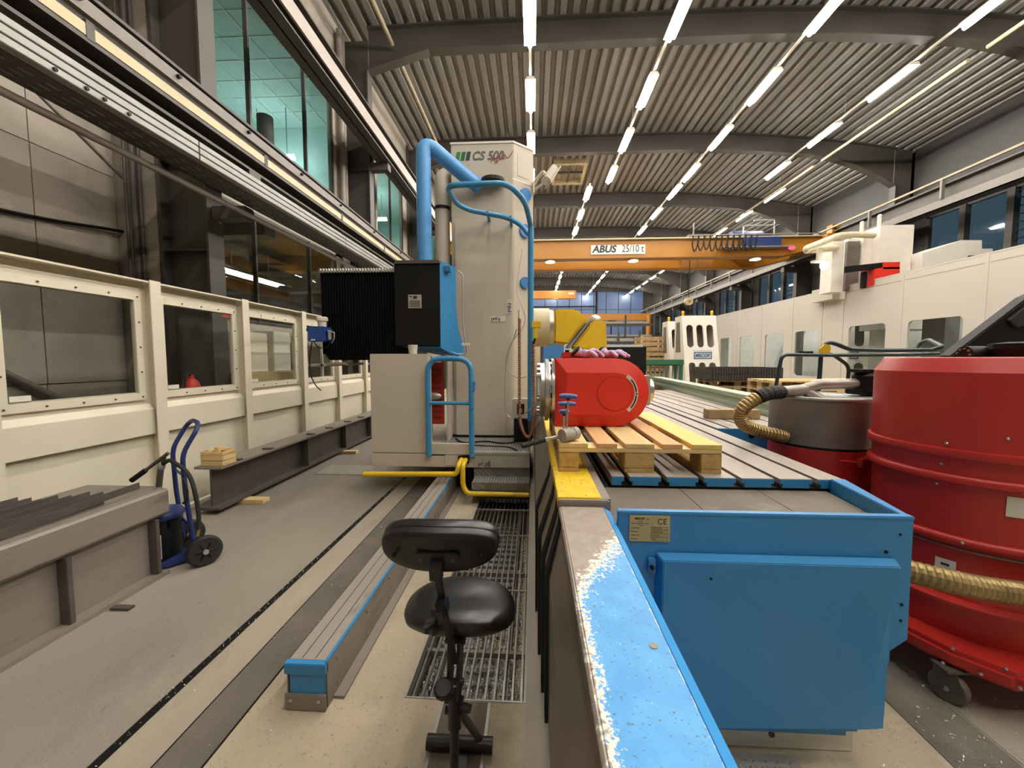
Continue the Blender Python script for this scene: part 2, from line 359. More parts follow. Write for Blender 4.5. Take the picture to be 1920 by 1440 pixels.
# sprinkler / gas pipes under the deck
for xx, zz, lab in ((-3.4,9.05,'cream pipe running under the roof deck on the left'),(10.05,8.45,'cream pipe running under the roof deck on the right')):
    for a,b in zip(fy[:8], fy[1:]):
        t = solo('ceiling_pipe', M().cyl((xx,a+.2,zz),(xx,b-.2,zz),.05,n=10), pipe_c, lab+', %s bay' % ('first','second','third','fourth','fifth','sixth','seventh','eighth')[fy.index(a)], 'pipe', 'cream pipes under the roof', sm=1)
# ================================================================== LEFT WALL
wl = M().box(-5.5,-5.3,-8,5.0,0,9.6)
WX = -4.75
def bay(m_, y0, y1, w0, w1):
    """solid parts of the glazed bay y0..y1 with the glass between w0 and w1"""
    m_.box(WX-.12,WX,y0,y1,0,2.15).box(WX-.12,WX,y0,y1,4.02,4.70).box(WX-.12,WX,y0,y1,7.75,9.6)
    m_.box(WX-.12,WX,y0,w0,2.15,7.75).box(WX-.12,WX,w1,y1,2.15,7.75)
bays = [(4.9,10.0,5.1,9.42),(10.0,15.05,11.95,14.4),(15.05,20.1,16.2,19.4),(20.1,25.1,21,24.4),(25.1,30.2,26,29.4),(30.2,46,31,38)]
for b in bays: bay(wl, *b)
wl.box(-5.4,WX,4.86,4.9,0,9.6)
wall_left = struct('wall_left', wl, concrete)
yy = [-1.2,.1,1.4,2.7,4.0]
for i in range(len(yy)):
    for j in range(6):
        y0 = yy[i]; y1 = yy[i+1] if i < 4 else 4.84; z0 = .62*0+1.27*j; z1 = min(z0+1.27, 9.5)
        part('concrete_panel', M().box(-5.3,-5.272+.004*((i*3+j*5)%3),y0+.006,y1-.006,z0+.006,z1-.006), concrete, wall_left)
for y in (1.9,3.3):
    for z in (1.9,3.2,4.5): part('tie_hole', M().cyl((-5.275,y,z),(-5.262,y,z),.03), steel_dark, wall_left)
fr_m = mat('window bars', '3f3a35', .5)
k = 1
for b in bays[:3]:
    for z0, z1 in ((2.15,4.02),(4.70,7.75)):
        wn = struct('window_%d' % k, M().box(WX-.02,WX+.02,b[2],b[3],z0,z0+.05).box(WX-.02,WX+.02,b[2],b[3],z1-.05,z1).box(WX-.02,WX+.02,b[2],b[2]+.05,z0,z1).box(WX-.02,WX+.02,b[3]-.05,b[3],z0,z1), fr_m); k += 1
        cnt = 3 if b[3]-b[2] > 3 else 2; st = (b[3]-b[2])/cnt
        if b is bays[0]: ed = [b[2],6.62,8.27,b[3]]
        else: ed = [b[2]+st*i for i in range(cnt+1)]
        for i in range(cnt):
            part('pane', M().box(WX-.045,WX-.035,ed[i]+.01,ed[i+1]-.01,z0+.02,z1-.02), pane, wn)
            if i: part('mullion', M().box(WX-.04,WX+.03,ed[i]-.02,ed[i]+.02,z0,z1), fr_m, wn)
        st_b = None
# dark door panel and conduits between the two glazed bays
part('wall_panel', M().box(WX,WX+.03,10.35,11.75,4.75,7.6), steel_dark, wall_left)
part('door_frame', M().box(WX,WX+.06,11.78,11.93,4.7,7.75).box(WX,WX+.05,10.3,11.9,7.6,7.7), mat('wall strip','857b6d',.6), wall_left)
pg_m = mat('pipe grey','857b70',.5)
for y_, r_ in ((9.62,.07),(9.78,.05),(4.55,.05),(4.68,.03),(4.4,.025)):
    x_ = -4.62 if y_ > 5 else -5.02+.1*(y_-4.4)/.28
    y2 = y_ if y_ > 5 else 4.74+(y_-4.4)*.3
    part('drain_pipe', M().cyl((x_,y2,.0),(x_,y2,9.3),r_ if y_>5 else r_*.7), pg_m if y_>5 else steel_dark, wall_left, sm=1)
part('pipe_clip', M().box(-4.7,-4.56,9.5,9.86,5.2,5.24), galv, wall_left)
# upper lit rooms
teal = mat('room ceiling','b9d3cd',.7,0,.03); tbar = mat('ceiling bars','e6f2ee',.5)
rc = struct('ceiling_2', M().box(-13,WX-.13,4.98,20,8.2,8.26), teal)
tb = []
for i in range(8): part('ceiling_bar', M().box(-5.3-i*.62,-5.285-i*.62,5,11.4,8.185,8.199), tbar, rc)
for i in range(10): part('ceiling_bar', M().box(-11,-4.9,5.2+i*.62,5.215+i*.62,8.185,8.199), tbar, rc)
struct('wall_partition', M().box(-13,WX-.13,11.5,11.6,4.5,8.2).box(-13.1,-13,4.9,20,4.5,8.2).box(-13,-5.5,4.9,4.98,4.5,8.2), teal)
struct('wall_partition_2', M().box(-8.2,-8.1,11.6,20,4.5,8.2).box(-8.1,WX-.13,19.9,20,4.5,8.2), teal)
struct('floor_2', M().box(-13,WX-.13,4.9,20,4.3,4.5), concrete)
for i,(px,py,pz) in enumerate(((-7.0,10.6,6.9),(-9.6,9.4,7.2),(-6.6,13.4,7.2),(-6.6,16.2,7.2))):
    t = thing('office_lamp', ['teal-white strip lamp in the lit upper room, nearest the glass','teal-white strip lamp deep in the lit upper room','teal-white strip lamp in the second lit upper room, near end','teal-white strip lamp in the second lit upper room, far end'][i], 'lamp', (px,py,pz))
    part('tube', M().box(px-.6,px+.6,py-.05,py+.05,pz-.03,pz+.03), glow('teal tube%d'%i,(.82,1,.97),55), t); part('housing', M().box(px-.62,px+.62,py-.012,py+.012,pz+.032,pz+.1), white_p, t)
    
    for q in (-.4,.4): part('hanger', M().cyl((px+q,py,pz+.1),(px+q,py,8.2),.012), galv, t)
solo('waste_bin', M().lathe([(.14,0),(.14,1.60),(.12,1.61)],(-5.08,7.5,4.5),n=16), steel_dark, 'dark grey round column-like bin standing behind the first upper glass', 'bin', sm=1)
solo('waste_bin', M().lathe([(.16,0),(.16,1.2),(.14,1.21)],(-5.2,13.3,4.5),n=16), steel_dark, 'dark grey round bin behind the second upper window', 'bin', sm=1)
# neighbouring hall behind the lower glass
nb = mat('neighbour hall','9a9284',.8,0,.15,1)
struct('wall_neighbour', M().box(-16.2,-16,4.9,26,0,4.3).box(-16,-5.5,25.9,26,0,4.3).box(-16,WX-.13,4.9,4.98,0,4.3), nb)
struct('ceiling_3', M().box(-16,WX-.13,4.98,26,4.24,4.3), nb)
for i, y_ in enumerate((7.4,10.4,13.4,16.4)): solo('ceiling_beam', M().box(-16,-5.0,y_-.15,y_+.15,3.85,4.24), nb, 'concrete ceiling beam in the neighbouring hall, number %d from the front, seen through the lower glass' % (i+1), 'beam', 'beams of the neighbouring hall')
def tubelamp(px, py, pz, L_, lab, k_=14):
    t = thing('tube_lamp', lab, 'lamp', (px,py,pz)); part('tube', M().box(px-.05,px+.05,py-L_/2,py+L_/2,pz,pz+.04), glow('tube hall',(.9,1,.97),k_*8), t)
    part('reflector', M().prism([(px-.22,pz-.05),(px-.06,pz+.09),(px+.06,pz+.09),(px+.22,pz-.05),(px+.21,pz-.06),(px+.05,pz+.07),(px-.05,pz+.07),(px-.21,pz-.06)],'y',py-L_/2,py+L_/2), white_p, t)
    for q in (-1,1): part('hanger', M().cyl((px,py+q*L_/4,pz+.09),(px,py+q*L_/4,4.24),.015), white_p, t)
tubelamp(-7.0,9.6,3.60,2.6,'bright white tube lamp in the neighbouring hall, nearest the lower glass')
tubelamp(-9.5,17.0,3.6,1.4,'small far tube lamp in the neighbouring hall, left of two'); tubelamp(-9.0,19.5,3.6,1.4,'small far tube lamp in the neighbouring hall, right of two')
solo('jib_beam', M().box(-7.1,-6.9,8.6,11.0,3.16,3.36).box(-7.16,-6.84,8.6,11.0,3.36,3.38), orange, 'orange crane beam in the neighbouring hall behind the lower glass', 'crane')
solo('ventilation_duct', M().cyl((-8.6,13,3.3),(-8.6,18,3.3),.28,n=20), galv, 'shiny round ventilation duct in the neighbouring hall', 'duct', sm=1)
solo('locker', M().box(-4.68,-4.3,5.6,6.2,0,1.95), encl_l, 'pale locker behind the third enclosure window', 'locker', bev=.01)
solo('locker', M().box(-4.68,-4.3,6.35,6.8,0,2.0), white_p, 'whiter narrow locker behind the third enclosure window', 'locker', bev=.01)
solo('cardboard_box', M().box(-4.2,-3.8,5.1,6.4,0,1.35), mat('card','b39a6d',.8), 'tall cardboard carton behind the third enclosure window', 'box', bev=.01)
solo('storage_shelf', M().box(-4.6,-4.0,7.3,9.6,.1,.14).box(-4.6,-4.0,7.3,9.6,.8,.84).box(-4.6,-4.0,7.3,9.6,1.4,1.44).box(-4.6,-4.0,7.3,9.6,1.9,1.94).box(-4.04,-4.0,7.3,7.34,0,2).box(-4.04,-4.0,9.56,9.6,0,2).box(-4.6,-4.56,7.3,7.34,0,2).box(-4.6,-4.56,9.56,9.6,0,2), white_p, 'white rack with shelves behind the fourth enclosure window', 'shelf')
# ================================================================== RUNWAYS ON THE LEFT
def girder(nm, x, z0, z1, wf, lab, y0=-6, y1=45, mt=steel_dark):
    t = thing(nm, lab, 'girder', (x,y0,z0))
    part('web', M().box(x-.012,x+.012,y0,y1,z0,z1), mt, t); part('flange', M().box(x-wf/2,x+wf/2,y0,y1,z1-.03,z1), mt, t); part('flange', M().box(x-wf/2,x+wf/2,y0,y1,z0,z0+.03), mt, t)
    return t
lite = mat('runway face','9a9088',.5,0,.06,1)
ug = girder('crane_runway', -3.72, 6.38, 6.98, .34, 'upper left crane runway girder with a pale grey face below the roof', mt=steel_dark)
part('face_strip', M().box(-3.58,-3.545,-6,45,6.55,6.80), lite, ug); part('rail', M().box(-3.76,-3.68,-6,45,6.98,7.05), steel_dark, ug)
lg = girder('crane_runway', -3.66, 3.87, 4.42, .32, 'lower left dark runway girder carrying the cream conductor rail')
part('upper_angle', M().box(-3.52,-3.47,-6,45,4.22,4.33), mat('angle grey','756d65',.5), lg)
y = -5.0
while y < 44:
    part('conductor_rail', M().box(-3.50,-3.44,y,y+1.97,4.03,4.12), cream, lg); part('rail_bracket', M().box(-3.64,-3.435,y+1.96,y+2.02,4.01,4.15), steel_dark, lg); y += 2.02
part('rail_shelf', M().box(-3.64,-3.44,-6,45,3.985,4.02), steel_dark, lg)
for k_,y_ in enumerate((1.2,2.1,3.0,3.85,4.8,5.9,7.1,8.6,10.3)): part('bolt', M().cyl((-3.47,y_,4.29),(-3.44,y_,4.29),.02,n=8), black, lg)
for i,y_ in enumerate(fy[1:4]): part('bracket', M().box(-4.06,-3.5,y_-.1,y_+.1,3.72,3.87), steel_dark, lg); part('bracket', M().box(-4.06,-3.6,y_-.1,y_+.1,6.2,6.38), steel_dark, ug)
# cable tray
tray_m = mat('tray cover','8f8d87',.45,.3,.1,4)
ct = thing('cable_tray', 'bright galvanised cable tray with slotted dark underside along the left wall', 'cable tray', (-3.4,-6,3.45))
y = -5.2
while y < 30:
    for z0,z1 in ((3.475,3.525),(3.535,3.59),(3.60,3.65)): part('cover', M().box(-3.32,-3.24,y,y+2.99,z0,z1), tray_m, ct, .004)
    y += 3.0
part('tray', M().box(-3.62,-3.32,-6,31,3.47,3.485).box(-3.62,-3.61,-6,31,3.47,3.62), steel_dark, ct)
for r in range(3):
    sl = M()
    for i in range(70): sl.box(-3.40-r*.07,-3.395-r*.07,.6+i*.15,.68+i*.15,3.462,3.469)
    part('slots', sl, galv, ct, kind='stuff')
for k_,y_ in enumerate((2.63,2.82,2.94,3.12)): part('bolt', M().cyl((-3.245,y_,3.50),(-3.228,y_,3.50),.014,n=8), black, ct)
part('pipe', M().cyl((-3.55,-6,3.33),(-3.55,31,3.33),.03), rawsteel, ct, sm=1)
for y_ in fy[1:4]: part('bracket', M().box(-4.03,-3.60,y_-.08,y_+.08,3.30,3.45), steel_dark, ct)
part('cable', M().tube(smooth([(-5.25,-1,3.02),(-5.25,1.5,2.96),(-5.24,3.6,3.0),(-5.22,4.86,3.16)]),.02,6), black, wall_left, sm=1)
solo('brace_rod', M().cyl((-5.2,1.9,2.6),(-5.2,4.55,.75),.035), rawsteel, 'diagonal dark steel brace seen through the first enclosure window', 'brace', sm=1)
solo('brace_rod', M().cyl((-4.9,2.6,4.9),(-4.9,4.6,3.7),.02), rawsteel, 'thin dark diagonal rod by the first left column above the cable tray', 'brace', sm=1)
# ================================================================== RIGHT WALL
wr = M().box(13.35,13.5,-8,46,0,4.35).box(13.35,13.5,-8,46,6.35,9.3)
for y in fy: wr.box(13.3,13.5,y-.55,y+.55,4.35,6.35)
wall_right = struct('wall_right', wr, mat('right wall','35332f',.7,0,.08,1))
k = 7; louv = mat('louvre','33393d',.4,.3)
for i,y in enumerate(fy[1:8]):
    a, b = y+.55, y+4.49
    wn = struct('window_%d' % (k+i), M().box(13.3,13.4,a,b,4.35,4.45).box(13.3,13.4,a,b,6.25,6.35).box(13.3,13.4,a,a+.12,4.35,6.35).box(13.3,13.4,b-.12,b,4.35,6.35), fr_m)
    cuts = [a+.1,a+1.5,a+2.75,b-.1]
    for j in range(3):
        part('pane', M().box(13.39,13.40,cuts[j],cuts[j+1],4.4,6.3), pane_n, wn)
        if j: part('mullion', M().box(13.25,13.42,cuts[j]-.09,cuts[j]+.09,4.4,6.3), fr_m, wn)
    for q in range(8):
        part('louvre_blade', M().prism([(13.3,4.62+q*.22),(13.36,4.66+q*.22),(13.365,4.65+q*.22),(13.305,4.61+q*.22)],'y',cuts[0 if i%2 else 1]+.1,cuts[1 if i%2 else 2]-.1), louv, wn)
part('sill', M().box(13.1,13.36,-6,46,4.25,4.35), steel_dark, wall_right)
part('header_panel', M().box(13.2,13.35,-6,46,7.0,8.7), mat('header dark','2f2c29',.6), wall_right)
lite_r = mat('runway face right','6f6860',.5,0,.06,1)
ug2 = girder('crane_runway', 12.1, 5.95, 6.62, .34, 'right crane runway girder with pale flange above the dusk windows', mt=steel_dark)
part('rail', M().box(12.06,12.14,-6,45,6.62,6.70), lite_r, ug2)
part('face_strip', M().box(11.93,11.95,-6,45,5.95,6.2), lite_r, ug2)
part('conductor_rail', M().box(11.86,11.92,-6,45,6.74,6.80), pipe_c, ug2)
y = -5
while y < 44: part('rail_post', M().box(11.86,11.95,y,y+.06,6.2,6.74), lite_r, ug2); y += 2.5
for y_ in fy[1:]: part('bracket', M().box(12.0,12.62,y_-.12,y_+.12,5.7,5.95), steel_dark, ug2)
# ================================================================== END WALLS
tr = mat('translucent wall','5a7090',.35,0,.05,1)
nt = tr.node_tree; em = nt.nodes['Principled BSDF']; em.inputs['Emission Color'].default_value = (.10,.16,.34,1); em.inputs['Emission Strength'].default_value = .55  # panel emission stands in for dusk light coming through the wall
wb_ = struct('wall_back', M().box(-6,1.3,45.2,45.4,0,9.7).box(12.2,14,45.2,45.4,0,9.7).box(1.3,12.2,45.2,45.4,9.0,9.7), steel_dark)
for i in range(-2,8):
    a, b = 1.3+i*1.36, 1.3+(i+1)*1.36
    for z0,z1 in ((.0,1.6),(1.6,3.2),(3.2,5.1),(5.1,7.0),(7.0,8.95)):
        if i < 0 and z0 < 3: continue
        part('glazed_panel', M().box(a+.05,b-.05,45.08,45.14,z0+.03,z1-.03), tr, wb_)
gr = M()
for i in range(110): gr.box(-1.3+i*.124,-1.285+i*.124,45.05,45.065,0,8.95)
for i in range(72): gr.box(-1.3,12.2,45.05,45.065,i*.124,.015+i*.124)
part('grid_mesh', gr, steel_dark, wb_, kind='stuff')
part('wall_post', M().box(6.9,7.1,44.9,45.05,0,9), black, wb_); part('wall_rail', M().box(-1,7,44.9,45.05,7.3,7.4), black, wb_)
part('roller_door', M().box(5.4,6.9,44.95,45.05,0,3.6), mat('door grey','6d6c68',.6), wb_)
struct('wall_front', M().box(-14,15,-8.2,-8,0,9.7), nb)
# ================================================================== LIGHT ROWS
rows = [(-.1,'leftmost row',8.05,2.35,-5,4),(2.95,'second row from the left',8.05,2.35,-5,4),(5.9,'third row from the left',8.05,2.35,-5,4),(9.05,'rightmost row',8.05,2.35,-5,4),
        (-1.3,'far leftmost row',16.85,2.45,0,12),(2.28,'far second row',16.85,2.45,0,12),(5.9,'far third row',16.85,2.45,0,12),(10.28,'far rightmost row',17.4,2.45,0,12)]
lp = None
nth = ['first','second','third','fourth','fifth','sixth','seventh','eighth','ninth','tenth','eleventh','twelfth']
for x, lab, yb, st_, k0, k1 in rows:
    z = 8.5; ya, yc = yb+st_*k0-.2, yb+st_*(k1-1)+1.4
    rl = solo('light_rail', M().box(x-.03,x+.03,ya,yc,8.61,8.64), white_p, 'thin white mounting rail of the tube lights, '+lab, 'rail', 'light mounting rails')
    for k in range(k0,k1):
        y = yb+st_*k
        lb = 'glowing white roof tube, %s from the front in the %s' % (nth[k], lab) if k >= 0 else 'white roof tube above the viewpoint, in the '+lab
        if lp is None:
            lp = thing('ceiling_light', lb, 'light', (x,y,8.5), 'tube lights under the roof')
            part('tube', M().tube(fil([(x,y,8.5),(x,y+1.25,8.5)],.01),.042,8), lamp_m, lp, sm=1)
            part('housing', M().prism([(x-.13,8.535),(x+.13,8.535),(x+.09,8.61),(x-.09,8.61)],'y',y-.02,y+1.27), white_p, lp)
        else: dup(lp, (x,y,8.5), None, lb)
    for y in ((3.1,12.5) if yb < 10 else (17.6,22.7,30,40)): part('hanger', M().cyl((x,y,8.64),(x,y,zc(x)),.008,n=6), galv, rl)
# ================================================================== LEFT ENCLOSURE
EX = -3.55
en = thing('machine_enclosure', 'long cream enclosure wall with framed windows along the left side', 'enclosure', (EX,6,0))
py_ = [2.36,3.55,4.71,5.95,7.05,8.2,9.4,10.6,11.8]; py_ = [0.0,1.18]+py_
post_me = mesh('post', M().box(-.10,.012,-.012,.012,0,2.26).box(.012,.026,-.055,.055,0,2.27), encl_l, .003)
for y in py_: inst('post', post_me, en, (EX,y,0))
scr = mesh('screw', M().cyl((0,0,0),(.006,0,0),.008,n=6), steel_dark)
for a,b in zip(py_, py_[1:]):
    y0, y1 = a+.058, b-.058
    m = M().box(EX-.10,EX+.012,a+.02,b-.02,2.245,2.26).box(EX-.10,EX-.09,a+.02,b-.02,2.19,2.245)
    part('top_channel', m, encl_l, en)
    part('frame_panel', M().holed([(a+.014,.0),(b-.014,.0),(b-.014,2.19),(a+.014,2.19)],[[(y0+.08,1.24),(y1-.08,1.24),(y1-.08,2.07),(y0+.08,2.07)]],'x',EX-.09,EX-.07), encl_l, en)
    wf = part('window_frame', M().holed(rrect(y0+.02,y1-.02,1.165,2.14,.01,2),[rrect(y0+.085,y1-.085,1.23,2.075,.006,2)],'x',EX-.069,EX-.045), encl_l, en, .003)
    part('pane', M().box(EX-.066,EX-.060,y0+.08,y1-.08,1.225,2.08), pane_t, wf)
    part('ledge_box', M().prism([(EX-.07,1.13),(EX-.02,1.075),(EX-.02,.84),(EX-.07,.84)],'y',a+.03,b-.03), encl_l, en, .002)
    if a > 1:
        for q in range(5):
            t = y0+.055+(y1-y0-.11)*q/4
            for z in (1.197,2.107): inst('screw', scr, en, (EX-.045,t,z))
        for q in (1,2,3):
            for yy_ in (y0+.052,y1-.052): inst('screw', scr, en, (EX-.045,yy_,1.197+.91*q/4))
        if a < 5: part('window_sticker', M().box(EX-.0595,EX-.0588,y0+.1,y0+.22,1.245,1.285), paper, en)
part('warning_label', M().box(EX-.0595,EX-.0588,4.44,4.58,2.03,2.07), mat('lbl red','9a3a2a'), en)
# floor strip light edge
part('bottom_rail', M().box(EX-.02,EX+.03,.0,11.8,0,.05), white_p, en)
ext = thing('fire_extinguisher', 'red fire extinguisher with black hose behind the second enclosure window', 'extinguisher', (-4.0,4.45,0))
ext.location = (-3.95,4.35,0)
part('cylinder', M().lathe([(.085,.72),(.09,.75),(.09,1.22),(.07,1.28),(.03,1.32),(.025,1.36)],(-3.95,4.35,0),n=18), red_p, ext, sm=1)
part('stand', M().box(-4.08,-3.82,4.22,4.48,0,.72), steel_dark, ext)
part('hose', M().tube(smooth([(-3.95,4.35,1.36),(-3.9,4.24,1.36),(-3.88,4.18,1.2),(-3.88,4.2,.95)]),.014,6), rubber, ext, sm=1)
# ================================================================== STEEL BOX GIRDER, LEFT FOREGROUND
gb = thing('steel_girder', 'long welded grey steel girder with stiffeners lying left of the walkway', 'girder', (-2.9,1.2,0))
part('web', M().box(-2.72,-2.695,-1.5,2.60,.02,.46), rawsteel, gb)
part('top_plate', M().prism([(-2.80,.42),(-2.66,.42),(-2.63,.45),(-2.63,.60),(-2.64,.615),(-2.70,.615),(-2.71,.60),(-2.80,.60)],'y',-1.5,2.66), rawsteel, gb, .004)
part('bottom_flange', M().box(-2.80,-2.612,-1.5,2.62,.0,.03), rawsteel, gb, .003)
for y in (2.55,2.02,1.35,.7): part('stiffener', M().box(-2.695,-2.632,y,y+.03,.03,.42), rust, gb, .003)
solo('steel_plate', M().box(-3.42,-2.815,-1.5,2.80,.55,.58).box(-3.38,-2.97,-1.4,2.7,0,.55), rawsteel, 'grey steel plate stack between the girder and the cream enclosure', 'plate', bev=.004)
def channel(x, y1, lab, h, dx=0, wave=0):
    """open channel bar: floor strip with two upstanding legs, wall thickness 5 mm"""
    z = .582; m = M(); k = 16
    sec = [(-.05,h),(-.05,0),(.05,0),(.05,h),(.045,h),(.045,.005),(-.045,.005),(-.045,h)]
    for i in range(k+1):
        t = i/k; y = -1.5+(y1+1.5)*t; w = wave*math.sin(t*9)*(t > .5)
        m.v += [(x+dx*(1-t)+u, y, z+v+abs(w)) for u,v in sec]
    for i in range(k): m.f += [(i*8+j, i*8+(j+1)%8, i*8+8+(j+1)%8, i*8+8+j) for j in range(8)]
    m.f += [tuple(range(8))[::-1], tuple(k*8+j for j in range(8))]
    return solo('channel_bar', m, rust, lab, 'steel bar', 'channel bars on the steel plate')
channel(-3.29,2.33,'dark steel channel bar lying nearest the enclosure on the plate stack',.07)
channel(-3.18,2.30,'short dark channel bar, second from the enclosure on the plate stack',.075)
channel(-3.05,2.36,'dark channel bar, third from the enclosure on the plate stack',.08)
channel(-2.90,2.42,'dark channel bar with a deep open end, beside the bent bar',.085)
m = M(); pts = [(-2.765,-1.4,.60),(-2.765,.6,.60),(-2.765,1.3,.605),(-2.76,1.7,.635),(-2.755,2.05,.645),(-2.745,2.3,.66),(-2.735,2.55,.67)]
sp = smooth(pts,5); k = len(sp)
for t_ in (-.003,.003):
    for p in sp: m.v += [(p.x+t_,p.y,p.z-.025 if p.z>.63 else p.z),(p.x+t_,p.y,p.z+.02)]
for i in range(k-1):
    a = 2*i; b = 2*k+2*i; m.f += [(a,a+2,a+3,a+1),(b,b+1,b+3,b+2),(a+1,a+3,b+3,b+1),(a,b,b+2,a+2)]
m.f += [(0,1,2*k+1,2*k),(2*k-2,2*k-1,4*k-1,4*k-2)]
solo('bent_flat_bar', m, rust, 'bent dark flat bar lying wavy along the edge of the grey girder', 'steel bar')
solo('flat_bar', M().box(-2.595,-2.47,2.19,2.235,.004,.02), rust, 'short dark flat bar sticking out from under the grey girder', 'steel bar', bev=.003)
# ================================================================== HAND TRUCK WITH GREASE DRUM
ht = thing('drum_trolley', 'blue two-wheeled drum trolley with looped tube handle behind the grey girder', 'hand truck', (-2.70,2.82,0))
AX = Vector((-.81,.59,0)); NF = Vector((-.59,-.81,0))          # axle direction, toe direction
nb, fb = Vector((-2.585,2.80,0)), Vector((-2.83,2.975,0))      # feet of the two tubes
def hz(b, z, back=0): return b-NF*back+Vector((0,0,z))
hl = [hz(nb,.10),hz(nb,.50,-.035),hz(nb,.835,-.045),hz(nb,1.01,.05),hz(nb+(fb-nb)*.22,1.055,.075),hz(nb+(fb-nb)*.78,1.055,.075),hz(fb,1.01,.05),hz(fb,.835,-.045),hz(fb,.50,-.035),hz(fb,.10)]
part('handle_tube', M().tube(fil(hl,.07,4),.0165,10), dblue, ht, sm=1)
for z in (.30,.66): part('cross_bar', M().cyl(hz(nb,z,-.03),hz(fb,z,-.03),.010), dblue, ht)
q = [nb+NF*.30,nb-NF*.0,fb-NF*.0,fb+NF*.30]
part('toe_plate', M().prism([(v_.x,v_.y) for v_ in q],'z',.012,.026), dblue, ht, .002)
for b_ in (nb,fb): part('toe_rib', M().loft([hz(b_,.026,.02)+AX*.008,hz(b_,.026,.02)-AX*.008,hz(b_,.12,.02)-AX*.008,hz(b_,.12,.02)+AX*.008],[hz(b_,.026,-.28)+AX*.008,hz(b_,.026,-.28)-AX*.008,hz(b_,.04,-.28)-AX*.008,hz(b_,.04,-.28)+AX*.008]), dblue, ht)
wn_, wf_ = Vector((-2.475,2.755,.115)), Vector((-2.80,2.99,.115))
part('axle', M().cyl(wn_,wf_,.011), steel_dark, ht)
part('axle_lug', M().box(-2.60,-2.54,2.77,2.83,.09,.14), dblue, ht)
for c_ in (wn_-AX*.03, wf_+AX*.03):
    d = -AX; w_ = part('wheel', M().lathe([(.07,-.026),(.10,-.026),(.112,-.014),(.1145,0),(.112,.014),(.10,.026),(.07,.026)],c_,d,28), rubber, ht, sm=1)
    part('rim', M().lathe([(.02,-.02),(.07,-.02),(.072,0),(.07,.012),(.025,.022)],c_,d,20), black, w_, sm=1)
    part('hub_cap', M().cyl(c_+d*.02,c_+d*.042,.018), galv, w_, sm=1)
    sp_ = M(); u, v = bas(d)
    for q_ in range(6):
        a = q_*PI/3; r0 = c_+d*.022; e = u*math.cos(a)+v*math.sin(a); sp_.cyl(r0+e*.018,r0+e*.068,.008,n=5)
    part('spokes', sp_, black, w_, kind='stuff')
DX, DY = -2.815, 2.765
gd = thing('grease_drum', 'black grease drum with a round blue lid standing on the blue drum trolley', 'drum', (DX,DY,.027))
part('body', M().lathe([(.118,.027),(.122,.04),(.126,.36),(.12,.37)],(DX,DY,0),n=26), black, gd, sm=1)
part('lid', M().lathe([(.14,.355),(.147,.365),(.147,.385),(.138,.402),(.09,.412),(.0005,.415)],(DX,DY,0),n=30), dblue, gd, sm=1)
part('ear', M().box(DX+.10,DX+.135,DY-.06,DY+.0,.30,.345), black, gd, .004)
part('label', M().prism([(DX+.06,DY-.125),(DX+.10,DY-.10),(DX+.098,DY-.097),(DX+.058,DY-.122)],'z',.08,.26), paper, gd)
gp = thing('grease_pump', 'grey hand lever grease pump with black grip and hose on the blue lid', 'pump', (DX-.04,DY+.02,.415))
part('pump_tube', M().cyl((DX-.045,DY+.02,.41),(-2.82,2.80,.72),.020,n=12), steel_dark, gp, sm=1)
part('pump_head', M().ball((-2.815,2.80,.735),(.026,.026,.035)), galv, gp, sm=1)
part('lever_link', M().cyl((-2.81,2.80,.75),(-2.785,2.80,.80),.012), steel_dark, gp)
part('lever', M().cyl((-2.755,2.80,.835),(-2.925,2.77,.70),.013), steel_dark, gp, sm=1)
part('grip', M().cyl((-2.915,2.772,.708),(-3.01,2.752,.635),.019), black, gp, sm=1)
part('hose', M().tube(smooth([(-2.81,2.80,.745),(-2.73,2.78,.785),(-2.65,2.745,.772),(-2.56,2.72,.735),(-2.50,2.71,.66),(-2.46,2.70,.52),(-2.445,2.695,.40),(-2.445,2.69,.30)]),.015,8), rubber, gp, sm=1)
part('nozzle', M().cyl((-2.445,2.69,.30),(-2.455,2.685,.25),.011), brass, gp)
part('hose_loop', M().tube(smooth([(-2.60,2.75,.66),(-2.565,2.74,.58),(-2.57,2.74,.50),(-2.61,2.75,.47)]),.009,6), rubber, gp, sm=1)
# ================================================================== SECOND I-BEAM ALONG THE ENCLOSURE
ib = thing('steel_i_beam', 'long dark steel I-beam lying along the enclosure on wooden blocks', 'girder', (-3.05,6,.05))
bx = -3.19
part('web', M().box(bx-.012,bx+.012,3.68,12,.07,.46), rust, ib)
part('top_flange', M().box(bx-.14,bx+.14,3.64,12,.46,.485), rawsteel, ib, .004)
part('bottom_flange', M().box(bx-.14,bx+.11,3.64,12,.05,.075), rust, ib, .004)
for y in (5.2,6.3,7.3,8.4): part('stiffener', M().box(bx+.012,bx+.10,y,y+.02,.075,.46), rust, ib)
for y in (3.9,4.4,5.3,5.8,6.4,6.9,7.5): part('clamp_plate', M().box(bx+.02,bx+.13,y,y+.05,.485,.50), rust, ib)
for y,lab,x_ in ((3.95,'near wooden block under the dark I-beam','a'),(6.15,'far wooden block under the dark I-beam, by the boring machine','b')):
    solo('wood_block', M().box(bx-.05,bx+.26,y,y+.10,0.004,.05).box(bx+.21,bx+.30,y+.0,y+.10,.004,.06) if 0 else M().box(bx-.05,bx+.33,y,y+.11,0.004,.049), wood, lab, 'block', bev=.003)
cx0, cx1, c0, c1 = -3.29, -3.06, 3.68, 3.86
cr = thing('wooden_crate', 'small open wooden crate of scrap blocks on the near end of the I-beam', 'crate', (-3.17,3.77,.486))
